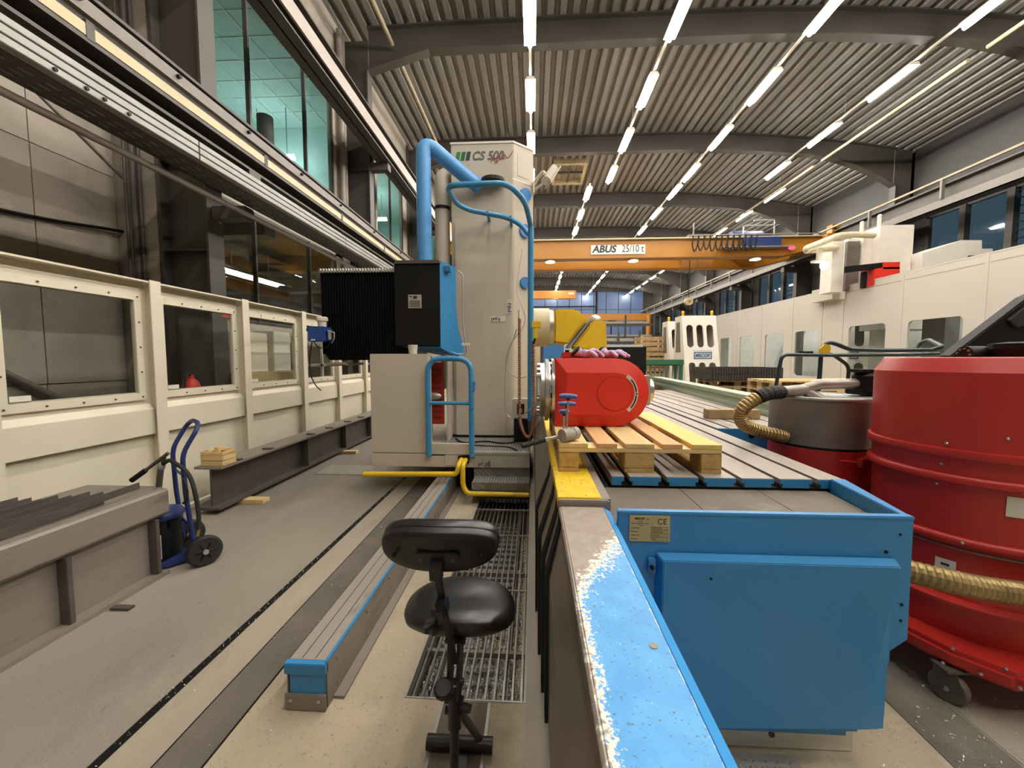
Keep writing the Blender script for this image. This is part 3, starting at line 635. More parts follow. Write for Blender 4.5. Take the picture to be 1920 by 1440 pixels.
for z0,z1 in ((.487,.535),(.540,.59),(.595,.625)):
    for a in ((cx0,cx1,c0,c0+.015),(cx0,cx1,c1-.015,c1),(cx0,cx0+.015,c0+.016,c1-.016),(cx1-.015,cx1,c0+.016,c1-.016)): part('side_board', M().box(*a,z0,z1), wood, cr, .002)
for i,(x,y,h) in enumerate(((.02,.03,.64),(.075,.05,.625),(.12,.03,.665),(.165,.06,.635))): solo('scrap_block', M().box(cx0+x,cx0+x+.045,c0+y,c0+y+.08,.487,h), wood_end if i%2 else wood, ['left scrap wood block in the crate on the I-beam','second scrap wood block from the left in the crate','tallest scrap wood block in the crate','right scrap wood block in the crate on the I-beam'][i], 'block', bev=.002)
# ================================================================== GUIDE RAIL HOUSING
rh = thing('guide_rail', 'long low steel rail housing with blue edges leading under the boring machine', 'rail', (-.98,3,0))
RY0, RY1, RX0, RX1 = 1.61, 9.0, -1.09, -.905
part('side_plate', M().box(RX1-.008,RX1,RY0,RY1,.003,.205), rawsteel, rh, .002); part('side_plate', M().box(RX0,RX0+.008,RY0,RY1,.003,.205), rawsteel, rh, .002)
part('top_plate', M().box(RX0+.008,RX1-.008,RY0+.012,RY1,.195,.212), iron, rh, .002)
part('edge_strip', M().box(RX1-.012,RX1+.001,RY0,RY1,.2055,.2165), blue_p, rh)
part('top_groove', M().box(RX0+.06,RX0+.064,RY0+.02,RY1,.212,.2135).box(RX0+.12,RX0+.124,RY0+.02,RY1,.212,.2135), steel_dark, rh)
part('end_cap', M().box(RX0,RX1,RY0-.02,RY0+.012,.165,.215), blue_p, rh, .003)
part('end_plate', M().box(RX0+.02,RX1-.006,RY0-.012,RY0+.0,.07,.165), blue_p, rh, .003)
part('foot_plate', M().box(RX0,RX1,RY0-.022,RY0-.01,.003,.075), rawsteel, rh, .002)
part('base_strip', M().box(RX1,RX1+.05,RY0+.05,RY1,.003,.014), rawsteel, rh)
s2 = mesh('screw', M().lathe([(.010,0),(.010,.004),(.005,.008)],(0,0,0),(1,0,0),8), steel)
for i in range(8):
    y = RY0+.09+i*.33
    for z in (.05,.17): inst('screw', s2, rh, (RX1,y,z))
s3 = mesh('screw', M().lathe([(.010,0),(.010,.004),(.005,.008)],(0,0,0),(0,-1,0),8), steel)
for x in (RX0+.03,RX1-.03): inst('screw', s3, rh, (x,RY0-.022,.05))
# ================================================================== GRATING AND CHIPS
gt = thing('floor_grating', 'rectangular steel bar grating over the chip pit beside the rail', 'grating', (-.3,2.9,-.05))
part('frame', M().holed([(-.585,1.68),(-.03,1.68),(-.03,4.27),(-.585,4.27)],[[(-.577,1.688),(-.038,1.688),(-.038,4.262),(-.577,4.262)]],'z',-.045,.003), galv, gt)
bar = mesh('grating_bar', M().box(-.0045,.0045,1.688-2.9,4.262-2.9,-.03,0), steel)
nb_ = 13
for i in range(nb_): inst('grating_bar', bar, gt, (-.577+(i+.7)*.539/nb_, 2.9, .0))
cb = mesh('cross_bar', M().box(-.577,-.038,-.006,.006,-.012,.003).xf(Matrix.Translation((.3,0,0))), galv)
for y in (2.02+.52,3.08+.28,3.95): inst('cross_bar', cb, gt, (-.3,y,0))
for y in (2.05,2.85): inst('lower_bar', mesh('lower_bar', M().box(-.277,.262,-.012,.012,-.08,-.05), rawsteel), gt, (-.3,y,0))
part('conveyor_rail', M().box(-.135,-.12,1.7,4.2,-.16,-.10).box(-.5,-.485,1.7,4.2,-.16,-.10), rawsteel, gt)
cl = M()
for i in range(26): cl.box(-.47,-.15,1.75+i*.095,1.80+i*.095,-.26,-.235)
part('conveyor_slats', cl, galv, gt, kind='stuff')
def chips(n, fn, sz=(.004,.012)):
    m = M()
    for i in range(n):
        p = Vector(fn()); a = random.uniform(*sz); e = Euler([random.uniform(0,6) for _ in 'xyz']).to_matrix()
        m.add([p+e@Vector(q)*a for q in ((-.5,-.15,0),(.5,-.15,.1),(.6,.2,-.15),(-.4,.2,.1))], [(0,1,2,3)])
    return m
def pitp():
    y = 1.7+2.2*random.random()**1.7; x = random.uniform(-.55,-.07); h = .20*math.exp(-((y-1.75)/.75)**2)*(.75+.25*math.sin(x*31)); return (x,y,-.30+random.random()*.03+h)
chm = mat('chip metal','f2ece0',.35,.15,.1,40)
solo('metal_chips', chips(14000, pitp, (.006,.018)), chm, 'heap of bright metal chips in the pit under the grating', 'metal chips', kind='stuff')
hm = M(); 
for i in range(20):
    for j in range(12):
        pass
solo('metal_chips', chips(420, lambda: (random.gauss(1.95,.3),random.gauss(1.45,.16),.007), (.005,.013)), chm, 'scattered bright metal chips on the floor by the vacuum caster', 'metal chips', kind='stuff')
solo('metal_chips', chips(500, lambda: (random.choice([random.gauss(-1.66,.012),random.uniform(-1.6,0)]),random.uniform(.8,5),.007), (.003,.009)), chm, 'tiny bright chips scattered along the floor groove and concrete', 'metal chips', kind='stuff')
part('pit_wall', M().box(-.6,-.02,4.28,4.3,-.4,-.002), rawsteel, floor)
# ================================================================== SIT-STAND STOOL
st = thing('sit_stand_stool', 'black swivel work stool with oval back pad and foot bar in front', 'stool', (-.29,1.30,0))
part('foot_bar', M().cyl((-.415,1.45,.033),(-.155,1.45,.033),.027,n=20), stool_b, st, sm=1)
part('post', M().cyl((-.265,1.235,.0),(-.272,1.30,.36),.016,n=12), stool_b, st, sm=1)
part('rear_leg', M().cyl((-.205,1.455,.05),(-.262,1.30,.32),.014,n=10), steel_dark, st, sm=1)
part('front_foot', M().box(-.285,-.245,1.10,1.46,.006,.024), stool_b, st, .004)
part('clamp', M().cyl((-.271,1.29,.26),(-.272,1.30,.38),.024,n=14).box(-.305,-.24,1.285,1.305,.31,.325).box(-.305,-.24,1.285,1.305,.35,.365), stool_b, st, sm=1)
part('screw_knob', M().cyl((-.248,1.295,.335),(-.215,1.285,.335),.014,n=10), stool_b, st, sm=1)
part('tilt_bracket', M().prism([(1.27,.37),(1.335,.37),(1.40,.56),(1.30,.56)],'x',-.295,-.285).prism([(1.27,.37),(1.335,.37),(1.40,.56),(1.30,.56)],'x',-.262,-.252).cyl((-.31,1.34,.545),(-.24,1.34,.545),.014).cyl((-.31,1.30,.42),(-.24,1.30,.42),.011), stool_b, st)
kn = M().lathe([(.030,0),(.034,.006),(.034,.016),(.026,.022)],(-.298,1.25,.43),(0,-.45,.9),12); part('lower_knob', kn, stool_b, st, sm=1)
seat = M(); 
prof = [(.02,.565),(.55,.565),(.86,.578),(.98,.598),(1.0,.618),(.97,.638),(.86,.652),(.6,.658),(.3,.654),(.01,.652)]
N_ = 40; SX, SY = -.278, 1.455
for r,z in prof:
    for k_ in range(N_):
        a = 2*PI*k_/N_; c, s_ = math.cos(a), math.sin(a)
        x = .213*r*math.copysign(abs(c)**.85,c); y = .155*r*math.copysign(abs(s_)**.85,s_)
        seat.v.append((SX+x, SY+y, z-.022-.010*math.cos(2*a)*r))
for i in range(len(prof)-1):
    for k_ in range(N_): seat.f.append((i*N_+k_,i*N_+(k_+1)%N_,(i+1)*N_+(k_+1)%N_,(i+1)*N_+k_))
seat.f += [tuple(range(N_))[::-1], tuple((len(prof)-1)*N_+k_ for k_ in range(N_))]
part('seat', seat, vinyl, st, sm=60)
part('back_stem', M().box(-.011,.011,-.006,.006,0,.44).xf(Matrix.Translation((-.268,1.285,.50))@Euler((math.radians(17),math.radians(-4),0)).to_matrix().to_4x4()), stool_b, st, .002)
part('stem_clamp', M().box(-.018,.018,-.02,.02,.25,.30).box(-.013,.013,-.035,-.01,.25,.295).xf(Matrix.Translation((-.268,1.275,.50))@Euler((math.radians(17),math.radians(-4),0)).to_matrix().to_4x4()), stool_b, st, .003)
kb = M()
for q in range(5): kb.cyl((-.318+.022*math.cos(q*1.257),1.20+.022*math.sin(q*1.257),.682),(-.318+.022*math.cos(q*1.257),1.20+.022*math.sin(q*1.257),.70),.012,n=8)
kb.cyl((-.318,1.20,.684),(-.318,1.20,.698),.026,n=12); kb.cyl((-.318,1.20,.69),(-.30,1.21,.73),.009); kb.box(-.325,-.275,1.195,1.215,.725,.75)
part('adjuster_knob', kb, stool_b, st, sm=1)
# back pad : superellipse discs lofted front to back
bp_ = Matrix.Translation((-.297,1.19,.952))@Matrix.Diagonal((1.07,1,1.0,1))@Euler((math.radians(12),0,math.radians(1))).to_matrix().to_4x4()
def pad(rings):
    m = M(); NN = 44
    for sx, sz, y in rings:
        for k_ in range(NN):
            a = 2*PI*k_/NN; c, s_ = math.cos(a), math.sin(a)
            x = sx*math.copysign(abs(c)**.75,c); z = sz*math.copysign(abs(s_)**.75,s_)
            m.v.append((x, y+.09*(x/.18)**2*.35, z))
    for i in range(len(rings)-1):
        for k_ in range(NN): m.f.append((i*NN+k_,i*NN+(k_+1)%NN,(i+1)*NN+(k_+1)%NN,(i+1)*NN+k_))
    m.f += [tuple(range(NN))[::-1], tuple((len(rings)-1)*NN+k_ for k_ in range(NN))]
    return m.xf(bp_)
part('back_shell', pad([(.02,.01,-.022),(.13,.050,-.022),(.166,.068,-.021),(.173,.073,-.014),(.175,.075,.004)]), stool_b, st, sm=60)
part('back_pad', pad([(.168,.070,.006),(.176,.077,.012),(.178,.080,.028),(.174,.077,.046),(.150,.062,.062),(.08,.03,.068),(.02,.01,.069)]), vinyl, st, sm=60)
part('back_plate', M().prism(rrect(-.066,.066,-.030,.008,.016),'y',-.030,-.023).box(-.018,.018,-.055,-.028,-.075,-.02).xf(bp_), stool_b, st, .002)
for x in (-.125,.125): part('screw', M().cyl((x,-.024,-.008),(x,-.013,-.008),.006,n=8).xf(bp_), black, st)
for x in (-.048,.048): part('plate_screw', M().cyl((x,-.033,-.016),(x,-.029,-.016),.006,n=8).xf(bp_), steel_dark, st)
# ================================================================== BORING MACHINE
bm = thing('boring_machine', 'tall grey column boring mill with blue ducts, black bellows and platform', 'machine', (-.9,5,0))
CY = 5.2
# column
part('column', M().prism([(-1.068,CY),(-.267,CY),(-.015,CY+.22),(-.015,6.6),(-1.068,6.6)],'z',.505,4.29), mach_g, bm, .008)
part('column_cap', M().prism([(-1.075,CY-.008),(-.265,CY-.008),(-.008,CY+.215),(-.008,6.6),(-1.075,6.6)],'z',4.285,4.31), white_p, bm)
arch_shade = [(-1.03,.52),(-.20,.52)]
arch_shade = [(-1.035,.515),(-.275,.515),(-.275,3.28)]+[(-.655+.38*math.cos(t*PI/10)*1.0,3.28+.16*math.sin(t*PI/10)) for t in range(1,10)]+[(-1.035,3.28)]
part('front_cover', M().prism(arch_shade,'y',CY-.045,CY-.002), mach_g, bm, .02, 1)  # plate added to give the column front its arch-shaped shading
part('seam', M().box(-1.07,-.27,CY-.004,CY,3.38,3.386).prism([(-.268,CY-.003),(-.014,CY+.215),(-.013,CY+.223),(-.267,CY)],'z',3.83,3.855), white_p, bm)
pd = part('small_door', M().prism([(-.21,CY+.045),(-.06,CY+.177),(-.062,CY+.182),(-.212,CY+.05)],'z',3.9,4.17), mach_g, bm, .001)
for z,r in ((3.68,.085),(3.22,.085),(2.55,.075),): part('blue_cover', M().cyl((-.12,CY+.118,z),(-.105,CY+.095,z),r,n=24), mat('cover blue','3f7fc0',.4), bm, sm=1)
part('column_base', M().box(-1.08,0,CY-.06,6.6,.50,.535), black, bm)
# writing
for i,mm in enumerate((g1,g2,g3)):
    x = -1.012+i*.067; part('logo_bar', M().prism([(x,4.085),(x+.05,4.085),(x+.072,4.19),(x+.022,4.19)],'y',CY-.006,CY-.001), mm, bm)
text('lettering', 'CS 500', .150, mat('grey ink','565a5c',.6), bm, face_y(-.80,CY-.003,4.087), .25, .003, squeeze=.92)
text('lettering', 'Agile', .125, ink_r, bm, face_y(-.56,CY-.006,4.045)@Euler((0,0,math.radians(14))).to_matrix().to_4x4(), .55, -.001, squeeze=.8)
part('lettering_flourish', M().tube([(-.36,CY-.006,4.12),(-.33,CY-.006,4.10),(-.26,CY-.006,4.19)],.004,5), ink_r, bm)
for (x,z,s_,v_) in ((-.465,2.06,'(+Y-)',0),(-.315,2.22,'(+Z-)',1)):
    if v_: part('axis_plate', M().box(x-.035,x+.035,CY-.051,CY-.045,z-.09,z+.09), paper, bm); text('axis_letters', s_, .055, ink, bm, face_y(x+.018,CY-.053,z-.075)@Euler((0,0,PI/2)).to_matrix().to_4x4(), 0, .002)
    else: part('axis_plate', M().box(x-.1,x+.1,CY-.051,CY-.045,z-.035,z+.035), paper, bm); text('axis_letters', s_, .055, ink, bm, face_y(x-.085,CY-.053,z-.018), 0, .002)
# grey pipe, blue duct
part('grey_pipe', M().tube(fil([(-1.22,5.35,2.3),(-1.22,5.35,3.98),(-1.05,5.45,4.0)],.16,6),.098,18), mach_g, bm, sm=1)
part('pipe_clamp', M().cyl((-1.22,5.35,3.52),(-1.22,5.35,3.56),.105,n=20), black, bm, sm=1)
dz = [(-1.295,4.72,2.60),(-1.295,4.72,4.09),(-.80,5.04,3.77),(-.70,5.12,3.72)]
part('blue_duct', M().tube(fil(dz,.17,7),.086,20), blue_t, bm, sm=1)
part('duct_collar', M().cyl((-1.295,4.72,2.60),(-1.295,4.72,2.625),.12,n=24).cyl((-1.295,4.72,2.78),(-1.295,4.72,2.785),.088,n=20), blue_t, bm, sm=1)
part('duct_flange', M().cyl((-.72,5.1,3.74),(-.66,5.14,3.79),.06,n=16), blue_t, bm, sm=1)
part('black_cap', M().lathe([(.15,3.76),(.15,3.80),(.05,3.83)],(-.52,5.12,0),n=18), rubber, bm)
# tube loop and pole
lp_ = [(-.87,4.22,3.36),(-.28,4.22,3.37),(-.10,4.42,3.27),(-.035,4.72,3.10),(-.04,4.9,3.02),(-.16,4.98,3.2),(-.34,4.95,3.28),(-.80,4.92,3.36),(-.92,4.75,3.38),(-.93,4.35,3.37)]
part('top_rail', M().tube(fil(lp_,.12,5,True),.030,12,True), blue_d, bm, sm=1)
part('rail_pole', M().tube([(-.035,4.74,3.10),(-.035,4.74,.80)],.034,12), blue_d, bm, sm=1)
part('pole_foot', M().box(-.06,-.01,4.70,4.78,.505,.80), steel_dark, bm)
part('rail_bracket', M().box(-.58,-.55,4.9,5.2,3.30,3.34), blue_d, bm); part('rail_bracket', M().box(-.30,-.27,4.9,5.2,3.24,3.28), blue_d, bm)
# floodlight
fl_ = thing('floodlight', 'white tilted floodlight bracketed to the right of the grey column top', 'lamp', (.1,5.3,3.75))
fm_ = Matrix.Translation((.20,5.25,3.90))@Euler((0,math.radians(32),math.radians(20))).to_matrix().to_4x4()
part('head', M().box(-.045,.045,-.09,.09,-.11,.11).xf(fm_), white_p, fl_, .015); part('rim', M().box(.045,.06,-.11,.11,-.13,.13).xf(fm_), white_p, fl_, .006); part('glass_front', M().box(.060,.064,-.09,.09,-.11,.11).xf(fm_), pane, fl_)
part('arm', M().tube(fil([(-.014,5.42,3.85),(.06,5.36,3.93),(.12,5.3,3.97),(.15,5.28,3.92)],.05),.022,8).box(-.014,.01,5.38,5.46,3.74,3.88).cyl((.0,5.42,3.78),(.13,5.28,3.82),.016), white_p, fl_, sm=1)
# drive box with bellows
part('drive_box', M().box(-1.557,-1.04,4.40,5.05,1.69,2.60), black, bm, .006)
part('box_lid', M().prism([(-1.56,2.60),(-1.03,2.60),(-1.05,2.635),(-1.52,2.635)],'y',4.38,5.06), steel_dark, bm)
bpf = [(0,1.67),(1,1.56),(1.55,1.60),(1.45,1.72),(1.12,1.92),(1.0,2.15),(1.0,2.60),(0,2.635)]
part('blue_panel', M().loft([(-1.04+.14*u,4.40+.20*u,z) for u,z in bpf],[(-1.06+.14*u,4.42+.20*u,z) for u,z in bpf]), blue_p, bm, .002)
part('box_underside', M().loft([(-1.50,4.42,1.685),(-1.04,4.41,1.672),(-.85,4.64,1.57),(-1.20,4.80,1.60)],[(-1.50,4.44,1.69),(-1.05,4.43,1.69),(-.86,4.66,1.60),(-1.20,4.82,1.64)]), blue_p, bm)
part('type_label', M().box(-1.40,-1.25,4.394,4.399,2.11,2.26), mat('grey plate','a39c90',.5), bm)
lm = M()
for i in range(5): lm.box(-1.385,-1.265,4.391,4.394,2.125+i*.016,2.130+i*.016)
lm.box(-1.385,-1.36,4.391,4.394,2.235,2.245).box(-1.34,-1.30,4.391,4.394,2.215,2.245)
part('label_lines', lm, ink, bm, kind='stuff')
part('blue_label', M().box(-1.0,-.93,4.44,4.50,2.52,2.58), ink_b, bm)
part('side_rod', M().tube(fil([(-.88,4.60,2.56),(-.82,4.6,2.52),(-.83,4.62,2.0),(-.78,4.60,1.63),(-.80,4.6,1.60),(-1.06,4.58,1.60)],.03),.009,7), galv, bm, sm=1)
part('rod_tag', M().box(-.83,-.74,4.56,4.575,1.70,1.73).xf(Matrix.Translation((0,0,0))), paper, bm)
bl = M(); nf = 27; xs = [-2.43+i*(2.43-1.557)/(2*nf) for i in range(2*nf+1)]
zt = 2.53; 
pf = [(x, 4.42 if i % 2 else 4.45) for i,x in enumerate(xs)]
n_ = len(pf)
def brow(z, dy=0): return [(x,y+dy,z) for x,y in pf]
bl.add(brow(1.60)+brow(zt)+[(x,4.98,zt+(.025 if i%2 else 0)) for i,(x,y) in enumerate(pf)]+[(x,4.98,1.60) for x,y in pf],
   [(i,i+1,i+1+n_,i+n_) for i in range(n_-1)]+[(i+n_,i+1+n_,i+1+2*n_,i+2*n_) for i in range(n_-1)]+[(i+2*n_,i+1+2*n_,i+1+3*n_,i+3*n_) for i in range(n_-1)]+[(i+3*n_,i+1+3*n_,i+1,i) for i in range(n_-1)]+[(0,n_,2*n_,3*n_),(n_-1,4*n_-1,3*n_-1,2*n_-1)])
part('bellows', bl, bellows_m, bm)
cp_ = M()
for i in range(nf): x = xs[2*i+1]; cp_.add([(x-.002,4.408,zt-.02),(x+.016,4.408,zt-.005),(x+.004,4.408,zt+.035),(x-.014,4.408,zt+.02),(x-.002,4.9,zt-.02),(x+.016,4.9,zt-.005),(x+.004,4.9,zt+.035),(x-.014,4.9,zt+.02)], [(0,1,2,3),(3,2,6,7),(1,5,6,2),(4,7,6,5),(0,3,7,4),(0,4,5,1)])
part('fold_clips', cp_, galv, bm, kind='stuff')
part('bellows_foot', M().loft([(-2.40,4.45,1.60),(-1.56,4.45,1.60),(-1.56,4.98,1.60),(-2.40,4.98,1.60)],[(-2.36,4.47,1.53),(-1.56,4.47,1.53),(-1.56,4.96,1.53),(-2.36,4.96,1.53)]), bellows_m, bm)
part('bellows_shoe', M().box(-2.39,-2.15,4.46,4.9,1.47,1.50).cyl((-2.40,4.46,1.475),(-2.16,4.46,1.49),.022,n=10), rawsteel, bm)
# lubricator
lu = thing('lubricator', 'small blue oil unit with white cap hanging at the bellows end', 'lubricator', (-2.36,4.3,1.7))
part('body', M().box(-2.47,-2.29,4.22,4.40,1.735,1.90), mat('lub blue','24478c',.4), lu, .008)
part('reservoir', M().lathe([(.045,1.90),(.05,1.96),(.062,1.965),(.062,1.995),(.05,2.01)],(-2.35,4.31,0),n=16), white_p, lu, sm=1)
part('filter', M().cyl((-2.255,4.28,1.76),(-2.255,4.28,1.845),.02,n=12).cyl((-2.255,4.28,1.845),(-2.255,4.28,1.86),.026,n=12), galv, lu, sm=1)
part('filter_pipe', M().tube(fil([(-2.24,4.28,1.84),(-2.20,4.28,1.84),(-2.20,4.28,1.77),(-2.24,4.30,1.72)],.02),.007,6), galv, lu, sm=1)
part('label', M().box(-2.43,-2.385,4.214,4.219,1.745,1.76), paper, lu)
part('mount', M().box(-2.47,-2.30,4.40,4.45,1.76,1.88), steel_dark, lu)
part('cable', M().tube(smooth([(-2.44,4.25,1.735),(-2.47,4.25,1.55),(-2.46,4.24,1.37),(-2.40,4.22,1.26),(-2.33,4.2,1.20)]),.006,6), black, lu, sm=1)
part('loop_cable', M().tube(smooth([(-2.42,4.25,1.735),(-2.36,4.24,1.67),(-2.26,4.24,1.68),(-2.22,4.26,1.76)]),.006,6), black, lu, sm=1)
part('plug', M().box(-2.50,-2.47,4.25,4.27,1.85,1.88), black, lu)
# cabinet, platform
cab = part('control_cabinet', M().box(-1.815,-1.16,4.30,4.44,.49,1.60), mach_g, bm, .006)
part('hinge', M().box(-1.162,-1.15,4.296,4.31,.57,.60), galv, cab); part('hinge', M().box(-1.162,-1.15,4.296,4.31,.90,.93), galv, cab); part('hinge', M().box(-1.162,-1.15,4.296,4.31,1.24,1.27), galv, cab)
part('platform', M().box(-1.82,-.037,4.30,6.6,.335,.485), mach_g, bm, .005)
part('cabinet_step', M().box(-1.155,-.66,4.30,4.36,.46,.60), mach_g, bm, .006)
part('deck_plate', M().box(-1.15,-.04,4.36,5.19,.485,.505), tread, bm)
rb = M()
for i in range(36): rb.box(-1.14+i*.0305,-1.128+i*.0305,4.38,5.13,.505,.509)
part('deck_ribs', rb, galv, bm, kind='stuff')
part('deck_edge', M().box(-.66,-.037,4.285,4.37,.485,.512), galv, bm, .003)
part('worn_panel', M().box(-.66,-.037,4.292,4.299,.345,.484), mat('chipped panel','a39c8c',.55,0,.1,3,0,50,[('5e554a',.60,9,.03),('b8902c',.66,4,.05)]), bm)
part('socket_plate', M().box(-.98,-.80,4.292,4.299,.355,.475), mach_g, bm, .002)
part('riser', M().box(-.66,-.037,4.32,4.345,.10,.335), tread, bm)
part('step', M().box(-.65,-.037,4.08,4.32,.215,.235), tread, bm, .003); part('step_nose', M().box(-.65,-.037,4.075,4.085,.16,.238), tread, bm)
r2 = M()
for i in range(20): r2.box(-.64+i*.03,-.628+i*.03,4.09,4.31,.235,.239)
part('step_ribs', r2, galv, bm, kind='stuff')
part('step_riser', M().box(-.65,-.037,4.09,4.11,.10,.215), tread, bm)
part('sled', M().box(-1.7,-.1,5.6,6.6,.22,.335), black, bm)
part('sled_foot', M().box(-1.75,-1.13,5.6,6.5,.005,.22), black, bm); 
part('under_shade_box', M().box(-.86,-.62,4.6,5.6,.005,.335).box(-.62,-.06,4.35,6.5,.005,.335), black, bm)  # black boxes added to darken the shaded space under the platform
# rails
part('yellow_rail', M().tube(fil([(-1.83,4.11,.30),(-.81,4.11,.315),(-.79,4.11,.42),(-.79,4.28,.43)],.05),.029,12), yellow, bm, sm=1)
part('yellow_rail', M().tube(fil([(-.745,4.28,.43),(-.745,4.09,.42),(-.745,4.09,.20),(-.70,4.07,.12),(-.04,4.07,.115)],.05),.027,12), yellow, bm, sm=1)
part('rail_socket', M().box(-.83,-.71,4.27,4.30,.39,.47), black, bm)
part('handrail', M().tube(fil([(-1.155,4.27,.47),(-1.155,4.27,1.55),(-.675,4.27,1.545),(-.675,4.27,.47)],.16,7),.030,12), blue_d, bm, sm=1)
part('handrail_bar', M().cyl((-1.155,4.27,1.06),(-.675,4.27,1.06),.021,n=12), blue_d, bm, sm=1)
part('handrail_clip', M().box(-.66,-.63,4.24,4.30,1.20,1.30), blue_d, bm, .004)
# red inner unit
part('red_louvre', M().box(-1.36,-1.13,4.90,4.95,.72,1.50), mat('red inner','9e2c18',.5), bm)
for i in range(9): part('louvre_blade', M().box(-1.30,-1.15,4.885,4.90,.80+i*.075,.83+i*.075), mat('red inner b','7d2210',.5) if i == 0 else bpy.data.materials['red inner b'], bm)
part('bowl', M().ball((-1.24,4.84,1.08),(.10,.04,.05)), galv, bm, sm=1)
part('gap_panel', M().box(-1.09,-1.07,4.9,5.2,.5,1.9), mach_g, bm)
part('rear_cabinet', M().box(-1.815,-1.45,4.44,5.6,.49,1.58), mach_g, bm)
for x,lab in ((-1.345,'cup'),): part('white_cup', M().lathe([(.045,1.602),(.055,1.70)],(x,4.36,0),n=14), white_p, bm, sm=1)
# cables, coiled hoses, terminal box
part('terminal_box', M().box(-.26,-.06,4.85,5.0,.80,1.05), mach_g, bm, .012)
part('terminal_screen', M().box(-.20,-.11,4.843,4.85,.86,.99), black, bm); part('terminal_label', M().box(-.175,-.135,4.838,4.843,.88,.93), plate_m, bm)
part('terminal_foot', M().box(-.24,-.02,4.86,5.0,.505,.80), black, bm)
def coil(p, q, R, r, turns, k_=9):
    p, q = Vector(p), Vector(q); u, v = bas(q-p); n = int(turns*k_)
    return [p+(q-p)*(i/n)+u*(R*math.cos(2*PI*i/k_))+v*(R*math.sin(2*PI*i/k_)) for i in range(n+1)]
part('coiled_hose', M().tube(coil((-.165,4.70,2.02),(-.165,4.70,.95),.016,.007,46),.0065,5), copper, bm, sm=1)
part('coiled_hose', M().tube(coil((-.003,4.66,1.75),(.005,4.66,.98),.018,.007,34),.0065,5), copper, bm, sm=1)
part('hose_loop', M().tube(smooth([(-.165,4.70,.95),(-.15,4.66,.78),(-.09,4.62,.64),(-.03,4.62,.64),(.0,4.64,.78),(.005,4.66,.98)]),.02,9), copper, bm, sm=1)
part('hose_plug', M().cyl((-.165,4.70,2.02),(-.165,4.70,2.12),.018), white_p, bm, sm=1)
yg = part('yellow_handset', M().box(-.02,.09,4.60,4.66,1.90,1.98).box(.0,.05,4.60,4.66,1.78,1.90), yellow, bm, .008); part('handset_cable', M().cyl((.02,4.63,1.78),(.0,4.65,1.72),.012), black, yg)
part('white_cable', M().tube(smooth([(-.14,5.0,2.9),(-.2,4.9,2.4),(-.1,4.75,2.0),(-.28,4.72,1.7),(-.33,4.72,1.45),(-.2,4.74,1.32),(-.08,4.74,1.33)]),.006,6), galv, bm, sm=1)
part('white_cable', M().tube(smooth([(-.2,4.74,1.9),(-.32,4.72,1.5),(-.34,4.72,1.0),(-.27,4.70,.84),(-.1,4.62,.90),(.05,4.5,1.05),(.14,4.4,1.08)]),.007,6), galv, bm, sm=1)
part('deck_cable', M().tube(smooth([(-1.0,5.0,.516),(-.85,4.75,.52),(-.6,4.85,.516),(-.35,4.75,.516),(-.18,4.9,.53),(-.17,5.0,.7)]),.010,6), black, bm, sm=1)
part('deck_cable', M().tube(smooth([(-1.0,4.7,.516),(-.6,4.6,.517),(-.3,4.55,.517),(-.18,4.38,.516)]),.007,6), black, bm, sm=1)
# ram and swivel head at the far right of the column
part('ram', M().cyl((-.02,6.1,2.02),(.24,6.1,2.02),.29,n=28), mat('ram beige','bdb08c',.5), bm, .01, 1)
part('ram_flange', M().cyl((.24,6.1,2.02),(.30,6.1,2.02),.27,n=28), steel, bm, sm=1)
hd = part('swivel_head', M().prism([(.30,1.78),(.30,2.27),(.62,2.27),(.80,2.12),(.50,1.75)],'y',5.86,6.34), yellow, bm, .03, 1)
part('swivel_ring', M().prism([(.50,1.72),(.80,2.10),(.84,2.10),(.54,1.70)],'y',5.84,6.36), steel, hd)
part('swivel_nose', M().prism([(.56,1.70),(.86,2.10),(1.06,2.10),(1.08,1.66),(.98,1.64),(.80,1.66)],'y',5.86,6.34), yellow, hd, .03, 1)
part('spindle_cap', M().ball((.93,6.1,2.12),(.10,.12,.09)), galv, hd, sm=1)
part('spindle', M().cyl((.93,6.1,1.52),(.93,6.1,1.66),.11,n=18), rawsteel, hd, sm=1)
# ================================================================== MACHINING TABLE
tb_ = thing('machining_table', 'blue machine bed with T-slot plates and front chip trough right of the walkway', 'machine table', (.9,4,0))
TY = 1.905
sl_ = [.28+.175*k for k in range(1,7)]     # slot centres
sl_ = [.455+.175*k for k in range(6)]
ed = [(.382,sl_[0]-.013)]+[(a+.013,b-.013) for a,b in zip(sl_,sl_[1:])]+[(sl_[-1]+.013,1.462)]
for i,(a,b) in enumerate(ed):
    ul = .013 if i else 0; ur = .013 if i < len(ed)-1 else 0
    pf = [(a,.98),(b,.98),(b,.957),(b-ur,.957),(b-ur,.936),(a+ul,.936),(a+ul,.957),(a,.957)]
    part('table_strip', M().prism(pf,'y',TY,7.2), iron, tb_)
    part('strip_front', M().prism([(a+.001,.977),(b-.001,.977),(b-.001,.957),(b-ur-.001,.957),(b-ur-.001,.938),(a+ul+.001,.938),(a+ul+.001,.957),(a+.001,.957)],'y',TY-.004,TY), blue_p, tb_)
for (a,b) in ((.60,2.30),(.95,3.0)): part('slot_insert', M().box(b*0+sl_[3]-.009,sl_[3]+.009,3.0,3.4,.95,.972), iron, tb_)
part('slot_floor', M().box(.382,1.462,TY+.002,7.2,.90,.936), black, tb_)
part('bed', M().box(.32,1.45,1.93,7.2,.0,.90), blue_p, tb_)
part('table_side', M().box(1.462,1.468,TY,7.2,.80,.975), blue_p, tb_)
